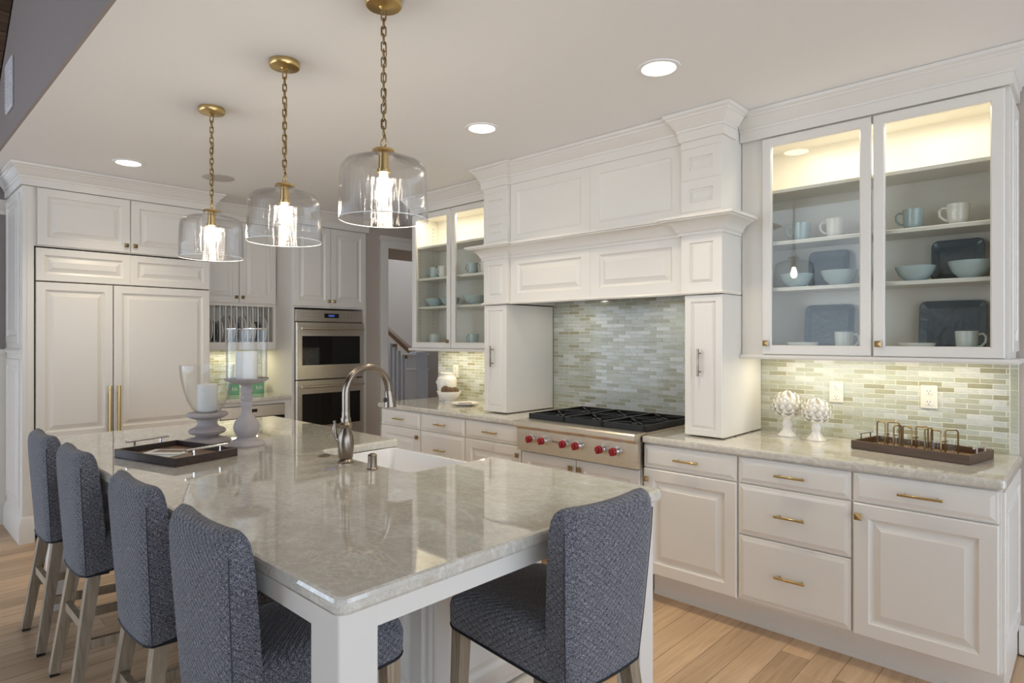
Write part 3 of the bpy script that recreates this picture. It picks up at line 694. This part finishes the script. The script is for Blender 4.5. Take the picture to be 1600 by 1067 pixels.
MB().loops([[(x, y, .0) for x, y in out], [(x, y, .230) for x, y in out], [(x, y, .2335) for x, y in offset(out, .004)], [(x, y, .2335) for x, y in offset(inn, -.004)], [(x, y, .228) for x, y in inn], [(x, y, .04) for x, y in inb], [(x, y, .022) for x, y in offset(inb, .02)]]).build('basin', 'sink_white', t, 50)
MB().lathe([(.045, .022), (.045, .026), (.03, .026), (.03, .023)], ((sx0 + sx1) / 2, 1.74, 0), 20).build('drain', 'chrome', t, 40)
# faucet
t = thing('faucet', 'tall brushed nickel gooseneck faucet with side lever', 'faucet', (-2.394, 1.468, .914))
MB().lathe([(.036, 0), (.037, .006), (.030, .012), (.027, .018), (.031, .024), (.034, .06), (.036, .085), (.033, .115), (.025, .14), (.021, .15), (.027, .158), (.028, .166), (.021, .175), (.022, .19), (.0175, .20), (.0175, .225)], n=24).build('body', 'nickel', t, 35)
pts = [(0, 0, .21), (0, 0, .30)] + [(0, .112 - .112 * math.cos(R(a)), .30 + .112 * math.sin(R(a))) for a in range(12, 169, 12)]
pts += [(0, .2265, .282)]
MB().tube(pts, .0165, 14).build('spout', 'nickel', t, 60)
sp = MB().tube([(0, .224, .30), (0, .2285, .275), (0, .232, .24), (0, .233, .225), (0, .233, .222)], [.0185, .021, .026, .028, .026], 18).build('spray_head', 'nickel', t, 40)
MB().lathe([(.0, 0), (.012, .0), (.010, .010), (0, .012)], n=12, cap=False).build('spray_button', 'black_metal', sp, 40, (0, .212, .258), (R(100), 0, 0))
lv = MB().tube([(-.025, -.0, .09), (-.052, -.01, .098)], [.014, .011], 12).tube([(-.052, -.01, .092), (-.062, -.014, .115), (-.066, -.016, .15), (-.062, -.016, .165), (-.068, -.016, .176)], [.009, .012, .010, .005, .007], 12).build('lever', 'nickel', t, 50)
t = thing('soap_dispenser', 'short round nickel air switch beside the faucet', 'switch', (-2.189, 1.467, .914))
MB().lathe([(.022, 0), (.023, .004), (.019, .008), (.0185, .055), (.019, .058), (.016, .062)], n=20).build('housing', 'nickel', t, 35)
MB().lathe([(.013, .060), (.013, .064), (.009, .066)], n=16).build('button', 'nickel', t, 35)
tag(MB().lathe([(.028, 0), (.029, .003), (.02, .007), (.012, .008)], n=20).build('sink_hole_cover', 'nickel', None, 35, (-2.59, 1.475, .914)), 'flat nickel disc cover on the island top near the sink', 'cover')

# ------------------------------------------------------------------ stools
def stool(label, loc, rz):
    t = thing('counter_stool', label, 'stool', loc, rz, 'quilted counter stools')
    def ring(w, y0, y1, z, bulge, zdip=0, n=9, r=.022):
        P = []
        for k in range(n):                                   # rear side, left to right
            u = -1 + 2 * k / (n - 1); P.append((u * w / 2, y0 - bulge * (1 - u * u) + (r if abs(u) == 1 else 0), z - zdip * (1 - u * u)))
        for k in range(n):
            u = 1 - 2 * k / (n - 1); P.append((u * w / 2, y1 - bulge * .8 * (1 - u * u) - (r if abs(u) == 1 else 0), z - zdip * (1 - u * u)))
        return P
    L = []
    for z, w_, y0, y1 in ((.502, .325, .012, .10), (.52, .332, .010, .102), (.62, .348, .004, .10), (.75, .368, -.004, .088), (.88, .386, -.012, .074), (.94, .392, -.014, .066), (.968, .388, -.012, .060), (.986, .380, -.006, .052), (.997, .366, .004, .042), (1.001, .352, .012, .034), (1.002, .34, .0205, .0235)):
        L.append(ring(w_, y0, y1, z, .013, .007 * min(1, max(0, (z - .85) / .12)), 13, min(.012, (y1 - y0) * .3)))
    b = MB().loops(L).build('backrest', 'fabric', t, 60)
    hem = L[0]; 
    q = len(hem) // 2
    MB().tube([(x, y, z) for x, y, z in hem[:q]], .0045, 6).tube([hem[q - 1], (.172, .10, .503)], .0045, 6).tube([hem[0], (-.172, .10, .503)], .0045, 6).build('piping', 'black_piping', b)
    for s in (-1, 1): MB().tube([(s * .1635, .022, .505), (s * .175, .014, .62), (s * .185, .006, .75), (s * .194, -.002, .88), (s * .197, -.004, .945)], .0018, 5).build('seam', 'fabric_seam', b)
    def sring(z, ins, front=0):
        P = []
        for x, y in roundpoly([(-.168 + ins, .05, .0), (.168 - ins, .05, .0), (.215 - ins, .50 - ins, .05), (-.215 + ins, .50 - ins, .05)], 5):
            P.append((x, y, z + (front * (y - .05) / .45)))
        return P
    s_ = MB().loops([sring(.506, 0, .045), sring(.53, -.003, .03), sring(.60, -.004, .012), sring(.635, .002), sring(.652, .018), sring(.660, .045), sring(.664, .09)]).build('seat', 'fabric', t, 60)
    lo = sring(.506, -.001, .045); MB().tube(lo[1:] + lo[:1], .0045, 6).build('piping', 'black_piping', s_)
    for s in (-1, 1):
        MB().bar((s * .140, .055, .53), (s * .180, -.022, .012), (.044, .046), (.034, .036)).build('leg', 'stool_oak', t)
        MB().bar((s * .178, .455, .56), (s * .195, .47, .012), (.044, .046), (.034, .036)).build('leg', 'stool_oak', t)
        for yy, xx in ((-.022, .180), (.47, .195)): MB().box(s * xx - .016, s * xx + .016, yy - .017, yy + .017, 0, .0125).build('foot_pad', 'black_metal', t)
        MB().bar((s * .168, -.002, .235), (s * .189, .464, .215), (.022, .036)).build('stretcher', 'stool_oak', t)
    MB().bar((-.157, .021, .30), (.157, .021, .30), (.022, .036)).build('stretcher', 'stool_oak', t)
    MB().bar((-.185, .466, .165), (.185, .466, .165), (.022, .04)).build('stretcher', 'stool_oak', t)
    return t
stool('grey-blue quilted stool at the refrigerator end of the island row', (-3.715, .600, 0), 0)
stool('second grey-blue quilted stool counted from the refrigerator', (-3.105, .606, 0), 0)
stool('third grey-blue quilted stool counted from the refrigerator', (-2.29, .604, 0), 0)
stool('fourth quilted stool from the refrigerator, beside the island corner leg', (-1.662, .595, 0), 0)
stool('grey-blue quilted stool alone at the short end of the island', (-1.008, 1.468, 0), R(90 - 4))

# ------------------------------------------------------------------ pendants, cans, speaker
def pendant(label, x, y):
    t = thing('pendant_lamp', label, 'pendant lamp', (x, y, CEIL), 0, 'pendant lamps over the island')
    MB().lathe([(.064, 0), (.066, -.004), (.066, -.022), (.062, -.027), (.02, -.030), (.012, -.032), (.0, -.045)][::-1], n=32, cap=False).build('canopy', 'brass', t, 40)
    lk = CACHE.get('link')
    if not lk:
        pts = [(.0085 * math.cos(a), 0, .0075 * math.sin(a) + (.011 if math.sin(a) > 0 else -.011)) for a in [R(15 + 30 * k) for k in range(12)]]
        lk = CACHE['link'] = MB().tube(pts, .0028, 6, closed=True).mesh('chain_link', 'brass_dark', 60)
    z0, z1 = -.048, -.498
    n = 16
    for i in range(n): put('chain_link', lk, t, (0, 0, z0 - .012 - i * (z0 - z1) / n), (0, 0, R(45 + 90 * (i % 2))))
    MB().tube([(.004 * math.sin(k * 1.3) + .004, .008 * math.cos(k * .9), -.035 - k * .0235) for k in range(21)], .002, 5).build('cord', 'brass_dark', t, 60)
    MB().tube([(.017 * math.cos(R(a)), 0, -.522 + .017 * math.sin(R(a))) for a in range(0, 360, 24)], .003, 6, closed=True).build('ring', 'brass', t, 60)
    MB().lathe([(.0, -.536), (.008, -.538), (.008, -.546), (.040, -.548), (.042, -.556), (.012, -.56), (.012, -.565), (.018, -.568), (.019, -.618), (.024, -.620), (.024, -.632), (.014, -.634)][::-1], n=24, cap=False).build('socket', 'brass', t, 40)
    outer = [(.034, -.552), (.044, -.556), (.044, -.572), (.060, -.578), (.112, -.586), (.138, -.596), (.151, -.615), (.156, -.65), (.160, -.80)]
    inner = [(r - .0035, z_ - (.003 if i < 6 else 0)) for i, (r, z_) in enumerate(outer)][::-1]
    n_ = 48; prof = outer + [(.1585, -.803)] + inner
    L = [[(r * math.cos(2 * math.pi * k / n_), r * math.sin(2 * math.pi * k / n_), z_) for k in range(n_)] for r, z_ in prof]
    sh_ = MB().loops(L, closed=True).build('shade', 'shade_glass', t, 50)
    MB().tube([(.1592 * math.cos(R(a)), .1592 * math.sin(R(a)), -.803) for a in range(0, 360, 8)], .0016, 6, closed=True).build('rim_highlight', 'lit_edge_white', sh_, 60)  # opaque pale ring paints the bright lit edge of the glass
    MB().lathe([(.013, -.632), (.014, -.645), (.018, -.657), (.0245, -.678), (.0255, -.692), (.021, -.712), (.010, -.722), (.0, -.725)][::-1], n=18, cap=False).build('bulb', 'bulb_glow', t, 60)
    return t
pendant('brass and clear glass pendant nearest the glass-door cabinets, above the sink', -1.895, 1.318)
pendant('brass and clear glass pendant hanging between the other two', -2.645, 1.312)
pendant('brass and clear glass pendant nearest the refrigerator', -3.465, 1.308)
CAN = 5.5
for (x, y), lab in (((-1.465, 2.517), 'recessed ceiling light in front of the hood and glass cabinet'), ((-2.64, 2.525), 'recessed ceiling light above the left end of the rangetop'), ((-4.97, 1.312), 'recessed ceiling light above the refrigerator doors')):
    t = thing('recessed_light', lab, 'ceiling light', (x, y, CEIL))
    MB().loops([[(r * math.cos(2 * math.pi * k / 32), r * math.sin(2 * math.pi * k / 32), z_) for k in range(32)] for r, z_ in ((.098, 0), (.096, -.005), (.078, -.006), (.074, -.001))], cap0=False, cap1=False).build('trim_ring', 'ceiling_paint', t, 40)
    MB().lathe([(.074, -.0012), (.0745, -.003), (0, -.003)], n=32, cap=False).build('lens', 'can_glow', t)
    area('lamp', (0, 0, -.01), .14, .14, CAN, (1.0, .85, .62), t, shape='DISK', spread=R(105))
tag(MB().lathe([(.115, 0), (.115, -.003), (.105, -.005), (.0, -.005)], n=36, cap=False).build('ceiling_speaker', 'speaker_grille', None, 40, (-4.94, 1.915, CEIL)), 'round flush speaker grille in the ceiling near the refrigerator', 'speaker')

# ------------------------------------------------------------------ things on the island
def turned(t, prof, m='grey_wood_turned'): MB().lathe(prof, n=32).build('pedestal', m, t, 40)
t = thing('candle_holder', 'low turned grey pedestal with flared glass hurricane and candle', 'candle holder', (-3.40, 1.262, .9145))
SR = 1.17
turned(t, [(r * SR, z_) for r, z_ in [(.098, 0), (.10, .006), (.092, .014), (.06, .022), (.046, .03), (.05, .036), (.072, .046), (.078, .057), (.072, .068), (.052, .076), (.042, .088), (.040, .105), (.046, .118), (.07, .126), (.084, .136), (.086, .146), (.078, .154), (.0, .154)]])
o_ = [(.052, .156), (.072, .17), (.096, .215), (.116, .28), (.128, .34), (.133, .40)]
hur = lambda o_: MB().loops([[(r * math.cos(2 * math.pi * k / 40), r * math.sin(2 * math.pi * k / 40), z_) for k in range(40)] for r, z_ in o_ + [(r - .004, z_ + .001) for r, z_ in o_[::-1]]], closed=True)
hur(o_).build('glass_hurricane', 'hurricane_glass', t, 50)
MB().lathe([(.047, .155), (.048, .158), (.048, .298), (.042, .302), (.006, .294)], n=28).build('candle', 'candle_wax', t, 40)
t = thing('candle_holder', 'tall turned grey pedestal with cylindrical glass hurricane and candle', 'candle holder', (-3.13, 1.352, .9145))
turned(t, [(r * 1.05 if z_ < .26 * 1.0 else r * 1.17, z_ * 1.16) for r, z_ in [(.082, 0), (.084, .008), (.075, .014), (.072, .022), (.05, .03), (.042, .038), (.048, .046), (.056, .062), (.060, .082), (.054, .104), (.036, .124), (.024, .14), (.020, .16), (.027, .172), (.026, .185), (.022, .192), (.029, .204), (.028, .216), (.022, .224), (.029, .238), (.026, .25), (.022, .258), (.028, .266), (.06, .272), (.086, .284), (.092, .292), (.088, .293), (.084, .286), (.0, .284)]])
hur([(.096, .333), (.096, .46), (.097, .588)]).build('glass_hurricane', 'hurricane_glass', t, 50)
MB().tube([(.097 * math.cos(R(a)), .097 * math.sin(R(a)), .588) for a in range(0, 360, 10)], .0035, 6, closed=True).build('metal_rim', 'chrome', t, 60)
MB().lathe([(.050, .331), (.051, .334), (.051, .472), (.045, .475), (.006, .468)], n=28).build('candle', 'candle_wax', t, 40)
def tray(label, c, rz, L, Wd, h, m, fm, hz):
    t = thing('serving_tray', label, 'tray', (c[0], c[1], .9145), rz)
    MB().box(-L / 2 + .01, L / 2 - .01, -Wd / 2 + .01, Wd / 2 - .01, 0, .010).build('tray_base', fm, t)
    for a in ((-L / 2, L / 2, -Wd / 2, -Wd / 2 + .011), (-L / 2, L / 2, Wd / 2 - .011, Wd / 2), (-L / 2, -L / 2 + .011, -Wd / 2 + .011, Wd / 2 - .011), (L / 2 - .011, L / 2, -Wd / 2 + .011, Wd / 2 - .011)):
        MB().rbox(*a, 0, h, .0015).build('side', m, t)
    for s in (-1, 1):
        xx = s * (L / 2 - .006); hh = MB().tube([(xx, -hz / 2, h + .026), (xx, hz / 2, h + .026)], .0055, 10)
        for q in (-.31, .31): hh.tube([(xx, q * hz, h - .002), (xx, q * hz, h + .024)], .0045, 8)
        hh.build('handle', 'chrome', t, 40)
    return t
tray('dark wood tray with steel handles on the island top', (-3.075, 1.005), R(14), .46, .30, .036, 'tray_wood', 'tray_floor_wood', .20)
for dx, dy, rz, lab, mm, zz in ((-.06, -.02, .5, 'white brochure with a photo, top sheet in the island tray', 'paper_white', .929), (-.035, -.045, .2, 'grey-backed card under the brochure in the island tray', 'ceramic_pale', .9255)):
    o = thing('brochure', lab, 'brochure', (-3.075 + dx, 1.005 + dy, zz), rz + R(14))
    MB().box(-.09, .09, -.06, .06, 0, .003).build('sheet', mm, o)
    if mm == 'paper_white': MB().box(-.06, .075, -.02, .045, .003, .0034).build('printed_photo', 'tray_floor_wood', o)

# ------------------------------------------------------------------ things on the range-wall counters
leafm = MB().loops([[(sx * w_, y, z_) for sx in (-1, 1)] + [(0, y - .004, z_)] for w_, y, z_ in ((.004, .0, -.012), (.013, -.006, -.002), (.0125, -.010, .008), (.007, -.010, .016), (.001, -.006, .021))]).mesh('leaf', 'ceramic_white', 60)
def artichoke(label, x, y, s, fs):
    t = thing('artichoke_finial', label, 'ornament', (x, y, .9145), 0)
    MB().lathe([(.052 * s, 0), (.053 * s, .004), (.045 * s, .012), (.028 * s, .03), (.022 * s, .048), (.027 * s, .062), (.026 * s, .072), (.020 * s, .088), (.026 * s, .10 * fs), (.05 * s, .115 * fs), (.0, .125 * fs)], n=26).build('stand', 'ceramic_white', t, 40)
    cz = .163 * fs; r = .058 * s
    MB().lathe([(0, -r), (r * .7, -r * .7), (r * .95, 0), (r * .72, r * .68), (0, r)], (0, 0, cz), 18, False).build('head', 'ceramic_white', t, 60)
    rows = [(-48, 8), (-28, 11), (-8, 12), (12, 11), (32, 9), (52, 6), (74, 3)]
    for i, (la, n) in enumerate(rows):
        for k in range(n):
            lo = 360 * (k + .5 * (i % 2)) / n; rr = r * 1.02
            p = Vector((rr * math.cos(R(la)) * math.cos(R(lo)), rr * math.cos(R(la)) * math.sin(R(lo)), cz + rr * math.sin(R(la))))
            o = put('leaf', leafm, t, p)
            o.rotation_euler = (Matrix.Rotation(R(lo + 90), 3, 'Z') @ Matrix.Rotation(-R(la * .75 - 14), 3, 'X')).to_euler()
            o.scale = (s * 1.25,) * 3
    return t
artichoke('taller white ceramic artichoke finial beside the pull-out tower', -1.262, 3.548, 1.0, 1.02)
artichoke('shorter white ceramic artichoke finial nearer the wire candle tray', -1.098, 3.505, .92, .90)
tray('walnut tray with steel handles holding the wire candle stand', (-.622, 3.445), R(-12), .50, .265, .040, 'tray_walnut', 'tray_floor_wood', .15)
t = thing('candle_stand', 'bent brass wire stand with small glass cups in the walnut tray', 'candle stand', (-.635, 3.44, .925), R(-12))
for i in range(8):
    xx = -.155 + i * .042; yy = .035 * math.sin(i * 1.9); an = R(-20 + 47 * (i % 3)); hw = .024
    c_, s2 = math.cos(an) * hw, math.sin(an) * hw
    zt = .118 if i < 2 else .112
    p = [(xx - c_, yy - s2, .002), (xx - c_, yy - s2, zt - .008), (xx - c_ * .8, yy - s2 * .8, zt), (xx + c_ * .8, yy + s2 * .8, zt), (xx + c_, yy + s2, zt - .008), (xx + c_, yy + s2, .002)]
    MB().tube(p + [p[0]], .0036, 6).build('wire_loop', 'brass_dark', t, 60)
    if i % 1 == 0:
        g = put('glass_cup', CACHE.setdefault('cup', MB().loops([[(r * math.cos(2 * math.pi * k / 18), r * math.sin(2 * math.pi * k / 18), z_) for k in range(18)] for r, z_ in ((.004, .012), (.014, .018), (.018, .032), (.018, .06), (.0165, .06), (.0165, .033), (.012, .02), (.003, .0145))]).mesh('glass_cup', 'hurricane_glass', 60)), t, (xx, yy, 0))
for i in range(7): MB().tube([(-.155 + i * .042 + .018, .035 * math.sin(i * 1.9), .06), (-.155 + (i + 1) * .042 - .018, .035 * math.sin((i + 1) * 1.9), .06)], .003, 6).build('hinge', 'brass_dark', t)
t = thing('vase', 'tall white ceramic jar by the left backsplash', 'vase', (-4.125, 3.525, .9145))
MB().lathe([(.062, 0), (.066, .004), (.078, .06), (.086, .13), (.087, .175), (.078, .20), (.058, .214), (.055, .226), (.062, .232), (.060, .238), (.052, .236), (.05, .215), (.07, .19), (.0, .02)], n=36, cap=True).build('body', 'ceramic_white', t, 40)
for s in (-1, 1): MB().tube([(s * .080 * .7, -.080 * .7, .17), (s * .088 * .72, -.088 * .72, .165), (s * .09 * .72, -.09 * .72, .15), (s * .083 * .7, -.083 * .7, .14)], .005, 6).build('handle', 'ceramic_white', t, 60)
BX, BYY = -3.95, 3.40
t = thing('bowl', 'white footed bowl filled with brown twig balls', 'bowl', (BX, BYY, .9145))
MB().lathe([(.045, 0), (.046, .006), (.040, .014), (.06, .03), (.088, .06), (.102, .088), (.104, .096), (.098, .096), (.083, .064), (.05, .034), (.0, .028)], n=36).build('body', 'ceramic_white', t, 40)
ballm = {}
for dx, dy, dz, r, lab in ((-.045, .0, .098, .040, 'brown twig ball on the vase side of the white bowl'), (.034, -.018, .096, .036, 'pale brown twig ball on the tower side of the white bowl'), (.02, .045, .094, .036, 'brown twig ball at the back of the white bowl')):
    bm = bmesh.new(); bmesh.ops.create_icosphere(bm, subdivisions=3, radius=r)
    for q in bm.verts: q.co *= 1 + random.uniform(-.07, .07)
    me = bpy.data.meshes.new('twig_ball'); bm.to_mesh(me); bm.free(); me.materials.append(MATS['twig_brown'])
    tag(put('twig_ball', me, None, (BX + dx, BYY + dy, .9145 + dz)), lab, 'ball', 'twig balls in the white bowl')
t = thing('plate', 'white plate lying flat on the counter near the left pull-out tower', 'plate', (-3.72, 3.37, .9145))
MB().lathe([(.06, 0), (.062, .003), (.10, .010), (.112, .016), (.112, .019), (.098, .015), (.06, .008), (0, .008)], n=36).build('body', 'ceramic_white', t, 40)
tag(MB().lathe([(.048, 0), (.05, .003), (.058, .009), (.056, .012), (.045, .006), (0, .005)], n=30).build('saucer', 'grey_wood_turned', None, 40, (-3.72, 3.37, .9228)), 'small grey-brown dish resting on the white counter plate', 'dish')
def outlet(label, x, y, z, two=True):
    t = thing('wall_outlet', label, 'outlet', (x, y, z))
    MB().rbox(-.036, .036, -.006, 0, -.058, .058, .003).build('cover_plate', 'plastic_ivory', t)
    for s in (-1, 1):
        r_ = MB().rbox(-.017, .017, -.009, -.005, s * .027 - .015, s * .027 + .015, .004).build('receptacle', 'ceramic_white', t)
        for q in (-.006, .006): MB().box(q - .001, q + .001, -.0095, -.0088, s * .027 - .001, s * .027 + .008).build('slot', 'black_gap', r_)
        MB().box(-.002, .002, -.0095, -.0088, s * .027 - .010, s * .027 - .006).build('ground_hole', 'black_gap', r_)
outlet('ivory double wall outlet above the artichoke finials', -1.051, WY - .0125, 1.162)
outlet('ivory double wall outlet above the wire candle tray', -.624, WY - .0125, 1.162)
outlet('ivory wall outlet beside the white vase', -4.19, WY - .0125, 1.156)

# ------------------------------------------------------------------ crockery behind glass
mugL = {}
def mug(label, x, y, z, m, ang, s=1.0):
    t = thing('mug', label, 'mug', (x, y, z + .0005), R(ang))
    k = ('mug', m)
    if k not in CACHE:
        CACHE[k] = (MB().lathe([(.032, 0), (.036, .004), (.041, .03), (.044, .075), (.0455, .100), (.043, .101), (.041, .075), (.037, .02), (0, .012)], n=28).mesh('cup', m, 40),
                    MB().tube([(-.040, 0, .084), (-.060, 0, .088), (-.072, 0, .074), (-.070, 0, .050), (-.055, 0, .032), (-.038, 0, .026)], .0055, 8).mesh('handle', m, 60))
    put('cup', CACHE[k][0], t); put('handle', CACHE[k][1], t); t.scale = (s, s, s); return t
def bowl(label, x, y, z, m, r=.085, h=.07):
    o = MB().lathe([(.45 * r, 0), (.5 * r, .003), (.78 * r, h * .35), (.96 * r, h * .8), (r, h), (.96 * r, h), (.9 * r, h * .75), (.6 * r, h * .25), (0, h * .18)], n=32).build('bowl', m, None, 40, (x, y, z + .0005))
    return tag(o, label, 'bowl')
def platter(label, x, y, z, W, H_):
    o = MB().loops([[(px, yy, pz) for px, pz in offset(roundpoly([(-W / 2, 0, .03), (W / 2, 0, .03), (W / 2, H_, .03), (-W / 2, H_, .03)], 4), i)] for i, yy in ((.03, .0), (.0, -.018), (.002, -.021), (.006, -.021), (.034, -.007))]).build('platter', 'ceramic_slate', None, None, (x, y, z + .001), (R(-10), 0, 0))
    return tag(o, label, 'platter')
S1, S2, S3, S0 = 1.980, 1.730, 1.388, 2.262
A = 'in the right glass cabinet'
mug('blue mug on the upper shelf, door beside the hood', -1.182, 3.53, S1, 'ceramic_blue', 10)
mug('white mug on the upper shelf, door beside the hood', -1.012, 3.53, S1, 'ceramic_white', 10)
bowl('blue-green bowl farther from the end panel, middle shelf, door beside the hood', -1.195, 3.50, S2, 'ceramic_blue')
bowl('blue-green bowl partly hidden by the door stile beside the hood', -.985, 3.50, S2, 'ceramic_blue', .087, .075)
platter('slate platter on the middle shelf, door beside the hood', -1.072, 3.622, S2, .21, .20)
platter('slate platter on the bottom shelf, door beside the hood', -1.072, 3.622, S3, .25, .25)
bowl('low white bowl on the bottom shelf, door beside the hood', -1.165, 3.50, S3, 'ceramic_white', .08, .045)
mug('pale mug on the bottom shelf, door beside the hood', -.962, 3.50, S3, 'ceramic_pale', 180)
mug('blue mug on the upper shelf, door at the cabinet end', -.662, 3.53, S1, 'ceramic_blue', 10)
mug('white mug on the upper shelf, door at the cabinet end', -.484, 3.53, S1, 'ceramic_white', 10)
bowl('blue-green bowl left of the slate platter, door at the cabinet end', -.648, 3.50, S2, 'ceramic_blue')
bowl('large blue-green bowl before the slate platter, door at the cabinet end', -.432, 3.50, S2, 'ceramic_blue', .088, .078)
platter('slate platter on the middle shelf, door at the cabinet end', -.50, 3.622, S2, .21, .20)
platter('slate platter on the bottom shelf, door at the cabinet end', -.522, 3.622, S3, .27, .25)
bowl('low white bowl on the bottom shelf, door at the cabinet end', -.643, 3.50, S3, 'ceramic_white', .08, .045)
mug('pale mug on the bottom shelf, door at the cabinet end', -.447, 3.50, S3, 'ceramic_pale', 180)
mug('blue mug on the upper shelf, left cabinet door by the doorway', -4.30, 3.53, S1, 'ceramic_blue', 10)
mug('white mug on the upper shelf, left cabinet door by the doorway', -4.18, 3.53, S1, 'ceramic_white', 10)
bowl('pale blue bowl on the middle shelf, left cabinet door by the doorway', -4.29, 3.53, S2, 'ceramic_blue')
bowl('second pale blue bowl cut by the stile, left cabinet door by the doorway', -4.09, 3.53, S2, 'ceramic_blue')
mug('pale mug on the bottom shelf, left cabinet door by the doorway', -4.28, 3.52, S3, 'ceramic_pale', 10)
mug('blue mug on the upper shelf, left cabinet door next to the hood', -3.80, 3.53, S1, 'ceramic_blue', 10)
mug('white mug on the upper shelf, left cabinet door next to the hood', -3.645, 3.53, S1, 'ceramic_white', 10)
bowl('pale blue bowl on the middle shelf, left cabinet door next to the hood', -3.77, 3.53, S2, 'ceramic_blue', .1, .075)
mug('pale blue mug on the bottom shelf, left cabinet door next to the hood', -3.78, 3.52, S3, 'ceramic_blue', 10)

# ------------------------------------------------------------------ stair hall beyond the doorway
t = thing('recessed_light', 'added out-of-view ceiling light brightening the stair hall beyond the doorway', 'ceiling light', (-5.9, 4.75, CEIL))  # lamp added out of view to lift the dark stair hall
MB().lathe([(.074, 0), (.0745, -.003), (0, -.003)], n=24, cap=False).build('lens', 'can_glow', t)
area('lamp', (0, 0, -.01), .14, .14, 30, (1.0, .90, .78), t, shape='DISK')
t = thing('staircase', 'white stair balustrade with brown handrail seen through the doorway', 'staircase', (-6.0, 4.66, 0))
run, rise = .26, .17
for i in range(9):
    MB().box(-.1 - (i + 1) * run, -.1 - i * run, .05, 1.1, 0 if i == 0 else i * rise - .02, (i + 1) * rise).build('step', 'stair_wood', t)
    for q in (.045, .13, .215):
        xx = -.1 - i * run - q; zb = (i + 1) * rise
        MB().box(xx - .018, xx + .018, .0, .036, zb - .3 if i else 0, 1.215 + (-.1 - xx) * .54 - .09).build('baluster', 'stair_white', t)
MB().bar((-.05, .018, 1.235), (-2.5, .018, 1.235 + 2.45 * .54), (.055, .06)).build('handrail', 'stair_wood', t)
MB().box(-.09, .09, -.09, .09, 0, 1.06).rbox(-.10, .10, -.10, .10, 1.06, 1.085, .005).box(-.085, .085, -.085, .085, 1.085, 1.24).rbox(-.105, .105, -.105, .105, 1.24, 1.265, .006).rbox(-.075, .075, -.075, .075, 1.265, 1.285, .01).build('newel_post', 'stair_white', t)
MB().bar((-2.6, .3, 2.62), (-.4, .3, 4.0), (.05, .25)).build('upper_stringer', 'stair_white', t)
